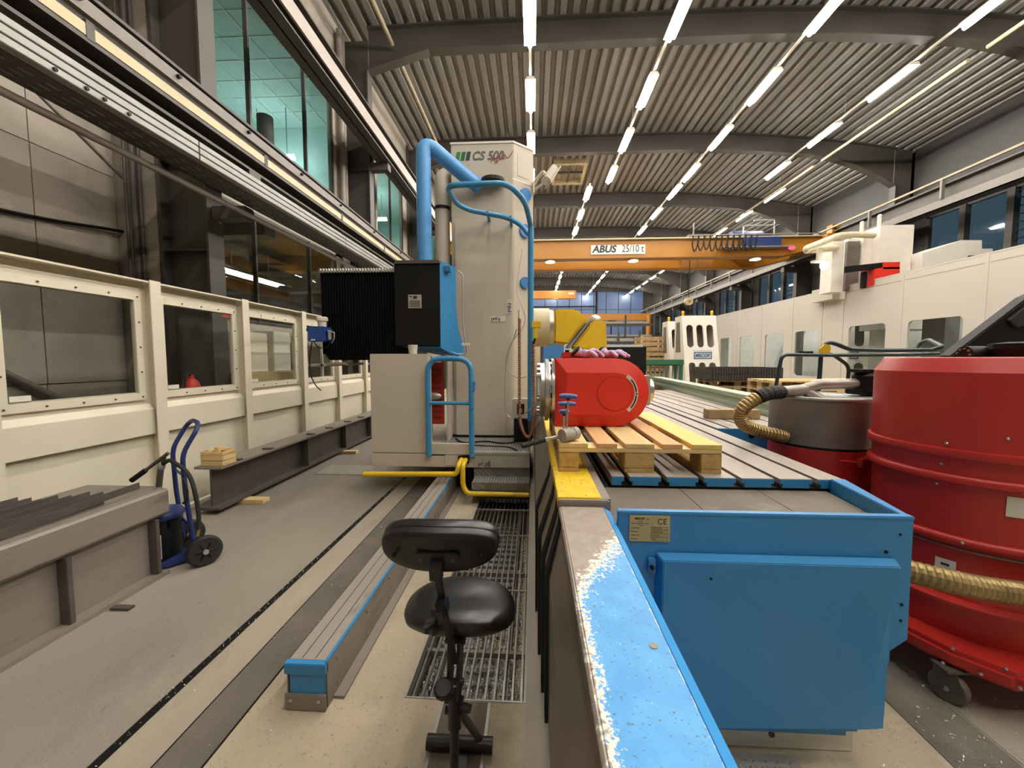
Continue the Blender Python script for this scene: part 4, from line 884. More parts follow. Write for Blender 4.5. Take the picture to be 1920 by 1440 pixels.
# second plate set to the right
s2_ = [1.50+.1+.175*k for k in range(7)]; e2 = [(1.50,s2_[0]-.013)]+[(a+.013,b-.013) for a,b in zip(s2_,s2_[1:])]
for i,(a,b) in enumerate(e2): part('table_strip', M().box(a,b,3.28,7.2,.938,.98), iron, tb_)
fr2 = [(x,.905) for x in s2_[:0]]
part('second_bed', M().box(1.50,2.64,3.285,7.2,.0,.938), blue_p, tb_)
part('second_front', M().box(1.50,2.64,3.272,3.284,.80,.978), blue_p, tb_); part('second_front', M().box(1.50,2.64,3.276,3.284,.55,.795), blue_p, tb_)
for x in s2_[1:3]: part('slot_mouth', M().cyl((x,3.268,.935),(x,3.275,.935),.03,n=16).box(x-.013,x+.013,3.268,3.274,.94,.979), black, tb_)
# trough
part('trough_front', M().prism([(.315,.985),(1.36,.985),(1.366,.527),(1.205,.397),(1.212,.16),(.32,.16),(.32,.5)],'y',1.45,1.475), blue_p, tb_, .003)
part('trough_rim', M().box(.315,1.362,1.448,1.478,.972,.986), blue_p, tb_, .003)
part('trough_side', M().prism([(1.335,1.475),(1.362,1.475),(1.462,TY-.004),(1.395,TY-.004)],'z',.90,.985), blue_p, tb_, .003)
part('trough_body', M().box(.32,1.33,1.476,1.93,.42,.915).box(.32,1.19,1.476,1.93,.12,.42), blue_p, tb_)
for i,(a,b) in enumerate(((.31,.70),(.704,1.06),(1.064,1.36))): part('trough_mat', M().prism([(a,1.478),(b-.02*(i==2),1.478),(b+.02*(i==2),TY-.006),(a,TY-.006)],'z',.916,.926), perf, tb_)
part('plinth', M().box(.40,1.265,1.53,1.93,.0,.125), white_p, tb_, .004); part('plinth_screw', M().cyl((.95,1.524,.06),(.95,1.53,.06),.012,n=8), steel_dark, tb_)
part('front_cover', M().loft([(.455,1.448,.835),(1.30,1.448,.835),(1.30,1.448,.18),(.455,1.448,.18)],[(.47,1.405,.822),(1.285,1.405,.822),(1.205,1.43,.19),(.47,1.405,.18)]), blue_p, tb_, .003)
part('cover_latch', M().box(.425,.452,1.43,1.448,.76,.815), blue_p, tb_, .003); part('latch_screw', M().cyl((.437,1.42,.785),(.437,1.43,.785),.008,n=8), black, tb_)
for x,z,r in ((1.27,.855,.006),(1.315,.92,.004),(1.26,.53,.008),(.64,.83-.07,.004),(1.335,.66,.005),(1.335,.60,.004)): part('hole', M().cyl((x,1.4465 if x > 1.2 else 1.403,z),(x,1.45 if x > 1.2 else 1.406,z),r,n=12), black, tb_)
# name plate
part('name_plate', M().box(.357,.505,1.4455,1.4495,.873,.972), plate_m, tb_, .001)
def nm(s_, x, z, sz, b=0): text('plate_lettering', s_, sz, ink, tb_, face_y(x,1.4453,z), 0, b, .0003)
nm('MECOF', .376, .956, .011, .0004); nm('S.p.A.', .418, .956, .006); nm('Via Molino', .386, .948, .005); nm('15070 - BELFORTE M.TO (AL)', .362, .940, .005); nm('ITALIA', .393, .932, .005)
nm('CE', .458, .940, .029, .0002)
for i,(a,b) in enumerate((('MACCHINA','FRESATRICE'),('MODELLO','AGILE CS/500'),('CODE - NR.','18 02 457'),('BAUJAHR','2002'))):
    z = .922-i*.0135; nm(a, .362, z, .006); nm(b, .441, z-.0005, .0065)
    part('plate_frame', M().holed([(.436,z-.003),(.497,z-.003),(.497,z+.007),(.436,z+.007)],[[(.437,z-.002),(.496,z-.002),(.496,z+.006),(.437,z+.006)]],'y',1.4451,1.4455), ink, tb_)
for x in (.361,.501):
    for z in (.877,.968): part('rivet', M().cyl((x,1.4445,z),(x,1.4455,z),.0018,n=6), steel, tb_)
# left flank: telescopic covers, yellow tread, channel
offs = [(0,.25,1.57),(.012,1.57,1.72),(.024,1.72,1.95),(.036,1.95,2.30),(.048,2.30,7.0)]
cov = mat('way cover steel','8a8075',.42,.55,.08,2,0,50,('6f655a',.6,3,.1))
for o_,a,b in offs:
    zt_ = .93
    part('way_cover', M().prism([(.118-o_*.3,zt_),(.112-o_*.4,.86),(.068-o_,.66),(.068-o_,.03),(.20 if o_ else .12,.03),(.20 if o_ else .12,zt_)],'y',a,b), cov, tb_)
    if o_:
        for j in (0,1,2):
            yy0 = a-.012+j*.03
            part('gasket', M().prism([(.118-o_*.3-.001,zt_),(.112-o_*.4-.004,.86),(.068-o_-.004,.66),(.068-o_-.004,.03),(.068-o_+.01,.03),(.068-o_+.01,.66),(.112-o_*.4+.01,.86),(.118-o_*.3+.01,zt_)],'y',yy0,yy0+.012), rubber, tb_)
part('yellow_tread', M().box(.103,.282,1.60,7.0,.93,.98), yellow_w, tb_, .003)
part('tread_end', M().box(.103,.31,1.578,1.60,.90,.975), rawsteel, tb_, .004)
part('tread_edge', M().box(.282,.318,1.60,7.0,.90,.975), rawsteel, tb_)
part('channel', M().box(.318,.382,1.60,7.0,.86,.89), black, tb_)
for x in (.335,.36): part('channel_rail', M().box(x,x+.009,1.92,7.0,.89,.925), steel, tb_)
# ================================================================== WORN BLUE COVER
def worn():
    m = bpy.data.materials.new('worn cover paint'); m.use_nodes = True; nt = m.node_tree; N, L = nt.nodes, nt.links; b = N['Principled BSDF']
    tc = N.new('ShaderNodeTexCoord'); s = N.new('ShaderNodeSeparateXYZ'); L.new(tc.outputs['Object'], s.inputs[0])
    def mth(op, *a):
        n = N.new('ShaderNodeMath'); n.operation = op
        for i,q in enumerate(a):
            if isinstance(q,(int,float)): n.inputs[i].default_value = q
            else: L.new(q, n.inputs[i])
        return n.outputs[0]
    def noi(sc, det=6, ro=.6):
        n = N.new('ShaderNodeTexNoise'); n.inputs['Scale'].default_value = sc; n.inputs['Detail'].default_value = det; n.inputs['Roughness'].default_value = ro; L.new(tc.outputs['Object'], n.inputs['Vector']); return n.outputs['Fac']
    X_, Y_ = s.outputs[0], s.outputs[1]           # object origin at x .2, y .9
    n1, n2 = noi(9,8,.7), noi(70,4,.6)
    # distance into the bare zone: far end, plus a band along the left edge
    e1 = mth('SUBTRACT', mth('SUBTRACT', Y_, .07), mth('MULTIPLY', mth('ADD', X_, .09), 1.9))
    e2 = mth('MULTIPLY', mth('SUBTRACT', -.062, X_), 2.2)
    e2 = mth('MULTIPLY', mth('SUBTRACT', mth('MULTIPLY', X_, -1.0), .079), 5)
    e3 = mth('MULTIPLY', mth('SUBTRACT', X_, .079), 8.0)
    wobble = mth('ADD', mth('MULTIPLY', mth('SUBTRACT', n1, .5), .22), mth('MULTIPLY', mth('SUBTRACT', n2, .5), .12))
    bare = mth('ADD', mth('MAXIMUM', e1, e2), wobble)
    def ramp(v, a, c):
        r = N.new('ShaderNodeMapRange'); r.inputs[1].default_value = a; r.inputs[2].default_value = c; L.new(v, r.inputs[0]); return r.outputs[0]
    def mix(f, a, c):
        x = N.new('ShaderNodeMix'); x.data_type = 'RGBA'; L.new(f, x.inputs[0])
        for i,q in ((6,a),(7,c)):
            if isinstance(q,str): x.inputs[i].default_value = lin(q)
            else: L.new(q, x.inputs[i])
        return x.outputs[2]
    base = mix(ramp(noi(14),.4,.65), '3c93d2','4a9fd8')
    base = mix(ramp(noi(130,3),.635,.66), base, '3f6a86')          # dark nicks
    base = mix(ramp(noi(38,8,.85),.635,.655), base, 'cfcabb')       # white chips
    base = mix(ramp(mth('ADD', bare, mth('MAXIMUM', mth('MULTIPLY', mth('ADD', e3, wobble), .8), -1)), 5, 6), base, 'c9c4b4')
    base = mix(ramp(mth('ADD', e3, wobble), .02, .05), base, 'd6d3c8')
    flake = mth('ADD', bare, mth('MULTIPLY', mth('SUBTRACT', noi(85,4,.7), .5), .55)); base = mix(ramp(flake, -.05, -.03), base, 'd8d4c8')          # exposed primer along the boundary
    metal_c = mix(ramp(noi(25),.4,.7), '8d8074','9c9084')
    fm = ramp(mth('ADD', bare, mth('MULTIPLY', mth('SUBTRACT', noi(60,4,.7), .5), .35)), .02, .045); base = mix(fm, base, metal_c)
    L.new(base, b.inputs['Base Color']); b.inputs['Roughness'].default_value = .45
    bp = N.new('ShaderNodeBump'); bp.inputs['Strength'].default_value = .25; bp.inputs['Distance'].default_value = .002; L.new(bare, bp.inputs['Height']); L.new(bp.outputs[0], b.inputs['Normal'])
    return m
wc = thing('worn_cover', 'long blue painted cover worn to bare steel, running towards the viewer in front', 'cover', (.2,.9,0))
pr = [(.122,.30),(.122,.925),(.106,.93),(.104,.945),(.112,.952),(.282,.952),(.310,.935),(.310,.10),(.122,.10)]
pr = [(.122,.10),(.122,.925),(.106,.93),(.104,.944),(.112,.952),(.284,.952),(.284,.10)]
part('top_cover', M().prism(pr,'y',.18,1.574), worn(), wc, .003)
part('side_bevel', M().prism([(.2845,.951),(.311,.934),(.311,.10),(.2845,.10)],'y',.18,1.574), mat('cover blue side','3c93d2',.4,0,.04), wc, .001)
part('cap_screw', M().cyl((.252,.80,.952),(.252,.80,.9535),.009,n=14), rawsteel, wc)
part('foot', M().box(.125,.30,.2,1.57,.03,.10), steel_dark, wc)
# ================================================================== PALLET
pl = thing('wooden_pallet', 'pale wooden pallet carrying the red head on the T-slot table', 'pallet', (.53,2.57,.98))
PX0, PX1, PY0, PY1, PZ0 = .13, .93, 1.97, 3.17, .98
bw = [(.0,.145),(.19,.29),(.3275,.4725),(.51,.61),(.655,.80)]
tw_ = [wood, mat('pink board','d3a673',.75,0,.16,7,.15,60,('b3834c',.66,14,.06),(1,.12,1)), wood, bpy.data.materials['pink board'], mat('yellow board','dcbb6e',.72,0,.12,6,.15,60,('b98f49',.7,12,.06),(1,.12,1))]
for (a,b),mm in zip(bw,tw_): part('top_board', M().box(PX0+a,PX0+b,PY0,PY1,PZ0+.122,PZ0+.144), mm, pl, .002)
for y in (PY0,PY0+.5275,PY1-.145): part('cross_board', M().box(PX0,PX1,y,y+.145,PZ0+.100,PZ0+.122), wood, pl, .002)
for y in (PY0,PY0+.5275,PY1-.145):
    for a,b in ((0,.10),(.3275,.4725),(.70,.80)): part('block', M().box(PX0+a,PX0+b,y,y+.145,PZ0+.022,PZ0+.100), wood_end, pl, .003)
for a,b in ((0,.10),(.3275,.4725),(.70,.80)): part('bottom_board', M().box(PX0+a,PX0+b,PY0,PY1,PZ0,PZ0+.022), wood_end, pl, .002)
def pallet(nm_, lab, grp, loc, rz, ms, proto=None):
    if proto: return dup(proto, loc, rz, lab, grp)
    p = thing(nm_, lab, 'pallet', (0,0,0), grp)
    for i,(a,b) in enumerate(bw): part('top_board', M().box(a-.4,b-.4,-.6,.6,.122,.144), ms[i%2], p)
    for y in (-.6,-.0725,.455): part('cross_board', M().box(-.4,.4,y,y+.145,.100,.122), ms[0], p)
    for y in (-.6,-.0725,.455):
        for a,b in ((0,.10),(.3275,.4725),(.70,.80)): part('block', M().box(a-.4,b-.4,y,y+.145,.022,.100), ms[1], p)
    for a,b in ((0,.10),(.3275,.4725),(.70,.80)): part('bottom_board', M().box(a-.4,b-.4,-.6,.6,0,.022), ms[0], p)
    p.location = loc; p.rotation_euler = (0,0,rz); return p
# ================================================================== RED HEAD
rhd = thing('milling_head', 'bright red rounded gearbox head with silver flange lying on the pale pallet', 'machine head', (.42,2.65,1.124))
yF = 2.43
def outline(x0, z0, z1, cx, r, y, n=14, z_c=None):
    zc_ = (z0+z1)/2; return [(x0,y,z0)]+[(cx+r*math.cos(-PI/2+PI*i/n), y, zc_+r*math.sin(-PI/2+PI*i/n)) for i in range(n+1)]+[(x0,y,z1)]
o0 = outline(.135,1.127,1.552,.50,.2125,yF+.45); o1 = outline(.135,1.127,1.552,.50,.2125,yF+.035); o2 = outline(.205,1.205,1.462,.50,.1285,yF)
mm_ = M(); n0 = len(o0)
part('housing', M().loft(o0,o1), red_p, rhd, .002, 1)
part('front_shell', M().loft(o1,o2), red_p, rhd, .0015, 20)
part('round_cover', M().cyl((.495,yF-.006,1.335),(.495,yF+.002,1.335),.103,n=40), red_p, rhd, .002, 1)
part('cover_ring', M().holed([(.495+.107*math.cos(PI*i/24),1.335+.107*math.sin(PI*i/24)) for i in range(48)],[[(.495+.1035*math.cos(PI*i/24),1.335+.1035*math.sin(PI*i/24)) for i in range(48)]],'y',yF-.001,yF+.001), red_v, rhd)
arc = [( .495+r*math.cos(math.radians(a)), 1.335+r*math.sin(math.radians(a))) for r,rng in ((.142,range(-52,57,6)),(.120,range(56,-53,-6))) for a in rng]
part('scale_label', M().prism(arc,'y',yF-.003,yF+.0005), paper, rhd)
for a0,a1 in ((-42,-4),(5,42)):
    ar = [( .495+r*math.cos(math.radians(a)), 1.335+r*math.sin(math.radians(a))) for r,rng in ((.135,range(a0,a1+1,3)),(.126,range(a1,a0-1,-3))) for a in rng]
    part('scale_mark', M().prism(ar,'y',yF-.0045,yF-.003), ink, rhd)
part('scale_arrow', M().prism([(.618,1.343),(.634,1.338),(.634,1.332),(.618,1.327),(.626,1.335)],'y',yF-.0045,yF-.003), ink, rhd)
hb = mesh('screw', M().cyl((0,0,0),(0,-.004,0),.006,n=8), black)
for x,z in ((.19,1.54),(.32,1.54),(.45,1.54),(.145,1.345),(.20,1.345),(.19,1.138),(.32,1.138),(.45,1.138),(.600,1.50),(.67,1.42),(.695,1.335),(.67,1.25),(.6,1.17)): inst('screw', hb, rhd, (x,yF+.036,z))
# back lid red top shapes + flange rings on the left
cz, cy_ = 1.34, yF+.22
part('flange_ring', M().lathe([(.15,0),(.208,0),(.210,.018),(.190,.022),(.190,.034),(.205,.036),(.207,.058),(.180,.062),(.180,.090),(.13,.094)],(.135,cy_,cz),(-1,0,0),44), steel, rhd, sm=1)
for i in range(16):
    a = 2*PI*i/16+.1; part('flange_block', M().box(.108,.118,-.016,.016,.192,.206).xf(Matrix.Translation((0,cy_,cz))@Euler((a,0,0)).to_matrix().to_4x4()), galv if i%2 else black, rhd)
for i in range(10):
    a = 2*PI*i/10+.3; p_ = (.045,cy_+.165*math.cos(a),cz+.165*math.sin(a)); part('flange_bolt', M().cyl(p_,(.025,p_[1],p_[2]),.013,n=8), steel, rhd)
part('coolant_stub', M().cyl((.03,cy_-.17,cz+.10),(.03,cy_-.20,cz-.02),.014,n=10).cyl((.05,cy_-.17,cz+.10),(.02,cy_-.17,cz+.10),.02,n=10), galv, rhd, sm=1)
part('nose_block', M().box(.712,.745,cy_-.10,cy_+.10,cz-.09,cz+.10), galv, rhd, .004)
part('nose_flange', M().lathe([(.06,0),(.085,.0),(.085,.018),(.072,.02),(.072,.034),(.05,.036)],(.745,cy_,cz),(1,0,0),30), steel, rhd, sm=1)
# gloves and pliers on top
def glove(lab, x, y, z, rz, seed):
    rr = random.Random(seed); g = thing('work_glove', lab, 'glove', (x,y,z), 'mauve work gloves on the red head')
    T = Matrix.Translation((x,y,z))@Matrix.Rotation(rz,4,'Z')
    b = M(); b.ball((0,0,.026),(.050,.038,.026),16,9)
    for q in range(9):
        bx, by = rr.uniform(-.04,.03), rr.uniform(-.025,.025); b.ball((bx,by,.034+rr.uniform(-.006,.006)),(rr.uniform(.014,.028),rr.uniform(.010,.018),rr.uniform(.010,.020)),10,6)
    part('palm', b.xf(T), lilac, g, sm=60)
    for i,(dy,l) in enumerate(((-.030,.060),(-.011,.078),(.010,.072),(.027,.055))):
        h = rr.uniform(.0,.022); k = rr.uniform(-.02,.02)
        pts = smooth([(.030,dy,.028),(.050,dy*1.2+k*.3,.034+h),(.040+l*.6,dy*1.3+k,.022+h*.6),(.034+l,dy*1.3+k*1.6,.0125)],4)
        m_ = M().tube(pts,.011,9,rf=lambda q: .0125-.002*(q%3==1)-.0012*(q/len(pts))*3); m_.ball(tuple(pts[-1]),.010,8,5); part('finger', m_.xf(T), lilac, g, sm=60)
    pts = smooth([(.0,-.03,.03),(.012,-.052,.038),(.045,-.066,.014)],4); m_ = M().tube(pts,.0125,8); m_.ball(tuple(pts[-1]),.0118,8,5); part('thumb', m_.xf(T), lilac, g, sm=60)
    ax = Vector((-1,.15,.75)); part('cuff', M().lathe([(.024,0),(.032,.012),(.040,.046),(.038,.047),(.029,.014)],(-.030,0,.026),ax,18).xf(T@Matrix.Diagonal((1,1.1,.85,1))), lilac, g, sm=60)
    part('cuff_band', M().lathe([(.0395,.040),(.0415,.043),(.0425,.052),(.039,.053)],(-.030,0,.026),ax,18).xf(T@Matrix.Diagonal((1,1.1,.85,1))), black, g, sm=60)
glove('crumpled mauve work glove nearer the flange on the red head', .335, 2.56, 1.5525, .25, 3)
glove('crumpled mauve work glove at the right on top of the red head', .50, 2.585, 1.5525, -.35, 8)
pk = thing('red_block', 'small dark red clamp block on the red head beside the gloves', 'clamp', (.225,2.6,1.5525))
part('body', M().box(.185,.26,2.55,2.65,1.5525,1.590), red_v, pk, .004); part('tongue', M().box(.26,.36,2.59,2.62,1.5525,1.565), red_v, pk, .003); part('button', M().cyl((.22,2.6,1.59),(.22,2.6,1.605),.014,n=12), black, pk)
# T-handle keys and hammer
def key(lab, x, y, z0, z1, w_, tilt):
    k_ = thing('hex_key', lab, 'hex key', (x,y,z0), 'blue T-handle keys on the pallet')
    T = Matrix.Translation((x,y,z0))@Euler((0,tilt,0)).to_matrix().to_4x4(); h = z1-z0
    part('shaft', M().cyl((0,0,0),(0,0,h),.0055,n=6).xf(T), steel, k_)
    hd_ = M(); 
    pts = [(-w_/2,0,h-.001),(-w_*.3,0,h+.001),(0,0,h+.002),(w_*.3,0,h+.001),(w_/2,0,h-.001)]
    hd_.tube(smooth(pts,3),.011,8,rf=lambda i: .0105+.0035*math.sin(PI*i/12)); part('grip', hd_.xf(T), mat('key blue','4a5f9c',.45) if 'key blue' not in bpy.data.materials else bpy.data.materials['key blue'], k_, sm=60)
    part('grip_cap', M().cyl((0,0,h-.02),(0,0,h),.008,n=10).xf(T), black, k_)
key('tallest blue T-handle hex key of the three on the pallet', .172, 2.06, 1.125, 1.352, .092, .045)
key('middle blue T-handle hex key of the three on the pallet', .180, 2.12, 1.125, 1.305, .092, .0)
key('shortest blue T-handle hex key, half hidden behind its neighbours on the pallet', .166, 2.17, 1.125, 1.255, .055, .03)
hm_ = thing('dead_blow_hammer', 'grey-headed hammer with black ribbed grip lying on the near pallet corner', 'hammer', (.2,2.03,1.125))
a_, b_ = Vector((.145,1.985,1.160)), Vector((.225,2.05,1.163))
part('head', M().tube([a_,a_+(b_-a_)*.28,a_+(b_-a_)*.30,a_+(b_-a_)*.7,a_+(b_-a_)*.72,b_],.034,18,rf=lambda i: (.033,.034,.031,.031,.034,.033)[i]), mat('hammer grey','a39a90',.6,0,.15,20,.2,80,('6f655c',.6,18,.1)), hm_, sm=1)
hp = [Vector((.15,2.02,1.152)), Vector((.06,1.98,1.140)), Vector((-.055,1.93,1.118))]
part('handle', M().cyl(hp[0],hp[1],.010,n=10), steel, hm_, sm=1)
gpn = [hp[1]+(hp[2]-hp[1])*(i/24) for i in range(25)]
part('grip', M().tube(gpn,.014,10,rf=lambda i: .0125+.002*(i%2)), rubber, hm_)
solo('support_block', M().box(.10,.128,1.90,2.02,.981,1.03), steel_dark, 'dark little steel stop beside the pallet on the yellow strip', 'block') if 0 else None
# ================================================================== THINGS ON THE TABLE
solo('wood_beam', M().box(1.64,2.12,3.78,3.88,.981,1.068), wood_old, 'short wooden beam lying across the T-slots behind the pallet', 'beam', bev=.004)
pg = thing('profile_bundle', 'long pale green profiles stacked three high along the right table', 'profiles', (2.45,6,.981))
for i in range(3):
    z = .981+.055*i; dx = .015*((i*2)%3)
    part('profile', M().loft([(2.30+dx,3.95,z),(2.52+dx,3.95,z),(2.52+dx,3.95,z+.052),(2.30+dx,3.95,z+.052)],[(2.62+dx,9.0,z),(2.84+dx,9.0,z),(2.84+dx,9.0,z+.052),(2.62+dx,9.0,z+.052)]), pale_green, pg, .003)
part('packing_board', M().box(2.4,3.1,8.5,8.9,.0,.975), wood_old, pg)
solo('blue_cabinet', M().box(.18,.56,7.3,7.9,.0,1.80), mat('cab blue','3c76b2',.45), 'plain blue cabinet behind the silver flange of the red head', 'cabinet', bev=.01)
solo('grey_cabinet', M().box(.0,.12,6.9,7.25,.0,1.83), white_p, 'narrow pale cabinet between grey column and blue cabinet', 'cabinet', bev=.01)
solo('cream_cabinet', M().box(.62,1.3,9.0,9.8,.0,2.0), encl_l, 'cream cabinet under the yellow swivel head far behind', 'cabinet', bev=.01)
solo('dark_case', M().box(1.25,2.3,8.2,8.9,.0,1.78), black, 'low dark case behind the gloves, past the table end', 'case', bev=.01)
solo('pale_plank', M().box(1.25,2.25,8.3,8.6,1.782,1.83), white_p, 'pale plank lying on the dark case', 'plank', bev=.004)
# ================================================================== BIG RED VACUUM
vc = thing('industrial_vacuum', 'big red drum vacuum on casters at the right edge', 'vacuum', (2.3,2.15,0))
VC = (2.3,2.15,0)
part('hood', M().lathe([(.41,1.12),(.412,1.485),(.375,1.552),(.368,1.556),(.02,1.557)],VC,n=40), red_v, vc, sm=20)
part('hood_band', M().lathe([(.405,1.085),(.424,1.09),(.428,1.105),(.424,1.125),(.408,1.13)],VC,n=40), red_v, vc, sm=60)
part('filter_ring', M().lathe([(.402,.99),(.404,1.09)],VC,n=40), red_v, vc, sm=60)
part('band', M().lathe([(.400,.965),(.421,.972),(.424,.99),(.418,1.005),(.402,1.01)],VC,n=40), red_v, vc, sm=60)
part('drum', M().lathe([(.395,.70),(.397,.97)],VC,n=40), red_v, vc, sm=60)
part('band', M().lathe([(.396,.672),(.416,.680),(.419,.70),(.414,.715),(.397,.72)],VC,n=40), red_v, vc, sm=60)
part('gap_ring', M().lathe([(.4,.655),(.405,.66),(.4,.665)],VC,n=40), galv, vc, sm=60)
part('lower_drum', M().lathe([(.39,.40),(.394,.675)],VC,n=40), red_v, vc, sm=60)
part('band', M().lathe([(.392,.385),(.43,.395),(.432,.41),(.395,.425)],VC,n=40), red_v, vc, sm=60)
part('bin', M().lathe([(.40,.235),(.402,.39)],VC,n=40), red_v, vc, sm=60)
cx_, cyy = 2.3, 2.15
oct_ = [(cx_+.50*x,cyy+.50*y) for x,y in ((-.60,-1.0),(.60,-1.0),(1.05,-.4),(1.05,.6),(.5,1.1),(-.5,1.1),(-1.03,.6),(-1.03,-.30),(-.86,-.72))]
part('chassis', M().prism(oct_,'z',.165,.245), red_v, vc, .02)
sb = mesh('screw', M().ball((0,0,0),.008,8,5), steel)
for a,z,r in ((-125,1.13+.07,.41),(-100,1.35,.413),(-150,1.15,.412),(-152,1.05,.404),(-154,.95,.397),(-104,1.03,.404),(-104,.935,.397),(-98,.66,.398),(-140,.70,.42)):
    inst('screw', sb, vc, (cx_+r*math.cos(math.radians(a)), cyy+r*math.sin(math.radians(a)), z))
for x,y in ((-.82,-.70),(-.62,-.92),(-.35,-.93)): inst('screw', sb, vc, (cx_+.5*x,cyy+.5*y,.247))
for x in (-.48,-.38,-.30): inst('screw', sb, vc, (cx_+x,cyy-.50-.003 if x > -.32 else cyy-.50+.02+(-.30-x)*.55,.20))
def curved_label(a0,a1,z0,z1,r,m_,nm_='label'):
    n = 8; v = [(cx_+r*math.cos(math.radians(a0+(a1-a0)*i/n)),cyy+r*math.sin(math.radians(a0+(a1-a0)*i/n)),z) for z in (z0,z1) for i in range(n+1)]
    v += [(cx_+(r+.002)*math.cos(math.radians(a0+(a1-a0)*i/n)),cyy+(r+.002)*math.sin(math.radians(a0+(a1-a0)*i/n)),z) for z in (z0,z1) for i in range(n+1)]
    k = n+1; return part(nm_, M().add(v,[(2*k+i,2*k+i+1,3*k+i+1,3*k+i) for i in range(n)]+[(i+1,i,k+i,k+i+1) for i in range(n)]+[(k,0,2*k,3*k),(k+n,3*k+n,2*k+n,n)]), m_, vc)
curved_label(-123,-106,.855,.945,.398,paper); curved_label(-152,-142,.51,.595,.397,paper,'warning_label')
curved_label(-149,-145,.565,.575,.3995,ink,'label_mark'); curved_label(-150,-144,.52,.545,.3995,mat('lilac ink','a98f9c'),'label_mark')
hs_ = [(1.62,1.78,.62),(1.80,1.715,.60),(1.95,1.70,.58),(2.10,1.68,.575),(2.28,1.66,.58),(2.45,1.66,.60),(2.65,1.72,.64)]
hp_ = smooth(hs_,22)
part('hose', M().tube(hp_,.05,14,rf=lambda i: .045+.005*(i%3 > 0)), brass, vc, sm=20)
def caster(x, y):
    c_ = part('caster', M().lathe([(.03,-.02),(.062,-.02),(.068,-.01),(.068,.01),(.062,.02),(.03,.02)],(x,y,.069),(.75,.35,0),24), mat('caster wheel','6d6256',.6) if 'caster wheel' not in bpy.data.materials else bpy.data.materials['caster wheel'], vc, sm=1)
    part('caster_fork', M().prism([(-.05,.0),(.05,.0),(.02,.10),(-.05,.10)],'y',-.032,-.026).xf(Matrix.Translation((x,y,.065))@Matrix.Rotation(-.9,4,'Z')).box(x-.05,x+.05,y-.04,y+.04,.155,.166), steel_dark, c_)
    part('axle_bolt', M().cyl((x-.03,y-.015,.069),(x+.03,y+.015,.069),.012,n=8), galv, c_)
for x,y in ((1.885,1.80),(2.66,1.80),(1.92,2.52),(2.66,2.5)): caster(x,y)
part('top_motor', M().lathe([(.09,1.562),(.10,1.60),(.10,1.63),(.03,1.64)],(2.62,2.3,0),n=18), black, vc)
part('top_wheel', M().cyl((2.46,2.4,1.57),(2.56,2.4,1.57),.05,n=20), black, vc, sm=1)
for i in range(5): part('wheel_bolt', M().cyl((2.452,2.4+.035*math.cos(i*.7+.3),1.57+.035*math.sin(i*.7+.3)),(2.46,2.4+.035*math.cos(i*.7+.3),1.57+.035*math.sin(i*.7+.3)),.006,n=6), brass, vc)
part('top_cable', M().tube(smooth([(2.60,2.3,1.56),(2.64,2.3,1.62),(2.70,2.3,1.64),(2.74,2.3,1.60)]),.01,6), black, vc, sm=1)
# ================================================================== SECOND VACUUM WITH GREY DRUM
v2 = thing('drum_vacuum', 'red drum vacuum with dented grey steel top ring behind the table corner', 'vacuum', (2.02,2.88,0))
C2 = (2.02,2.88,0); dull = mat('dull zinc','857d74',.5,.3,.2,5,.05,80,('b5aea3',.68,26,.05))
part('grey_drum', M().lathe([(.302,.97),(.304,.985),(.302,1.27),(.308,1.285),(.30,1.295),(.292,1.285),(.02,1.27)],C2,n=40), dull, v2, sm=40)
part('clamp_ring', M().lathe([(.302,1.272),(.311,1.278),(.311,1.292),(.304,1.297),(.296,1.29)],C2,n=40), galv, v2, sm=60)
part('red_drum', M().lathe([(.30,.28),(.302,.965)],C2,n=40), red_v, v2, sm=40)
part('seal', M().lathe([(.301,.955),(.306,.965),(.301,.975)],C2,n=40), black, v2, sm=60)
ang = math.radians(-128); dx_, dy_ = math.cos(ang), math.sin(ang)
def rad(a, r, z): return (C2[0]+r*math.cos(math.radians(a)), C2[1]+r*math.sin(math.radians(a)), z)
part('bracket', M().box(2.09,2.16,2.56,2.62,.55,.93).box(2.07,2.20,2.54,2.62,.90,.925), red_v, v2, .004)
part('lever', M().cyl((1.93,2.555,.905),(2.05,2.555,.895),.008,n=8).cyl((2.05,2.555,.87),(2.05,2.555,.92),.018,n=10), red_v, v2, sm=1)
part('hinge_bolt', M().cyl((2.12,2.55,.75),(2.12,2.56,.75),.012,n=8), steel_dark, v2)
part('base', M().lathe([(.34,.10),(.35,.12),(.35,.27),(.31,.29)],C2,n=30), red_v, v2)
for a in (45,135,225,315): part('caster', M().lathe([(.02,-.015),(.05,-.015),(.05,.015),(.02,.015)],rad(a,.28,.051),(1,0,0),14), rubber, v2)
part('y_pipe', M().tube([(1.66,2.72,1.325),(1.86,2.80,1.335)],.040,12).tube([(1.84,2.80,1.335),(1.93,2.78,1.375),(2.24,2.86,1.375)],.036,12).tube([(1.85,2.80,1.335),(1.95,2.76,1.26)],.036,12), mat('pipe dull','9c968c',.4,.5,.15,9), v2, sm=1)
part('black_hose', M().tube(smooth([(1.66,2.72,1.325),(1.56,2.68,1.322),(1.47,2.66,1.295)],8),.044,14,rf=lambda i: .041+.005*(i%3>0)), rubber, v2, sm=20)
bh = smooth([(1.47,2.66,1.295),(1.395,2.66,1.24),(1.375,2.68,1.18),(1.40,2.70,1.12),(1.47,2.72,1.08),(1.56,2.74,1.05),(1.66,2.76,1.03),(1.73,2.78,1.01)],12)
part('brassy_hose', M().tube(bh,.042,14,rf=lambda i: .039+.005*(i%3>0)), brass, v2, sm=20)
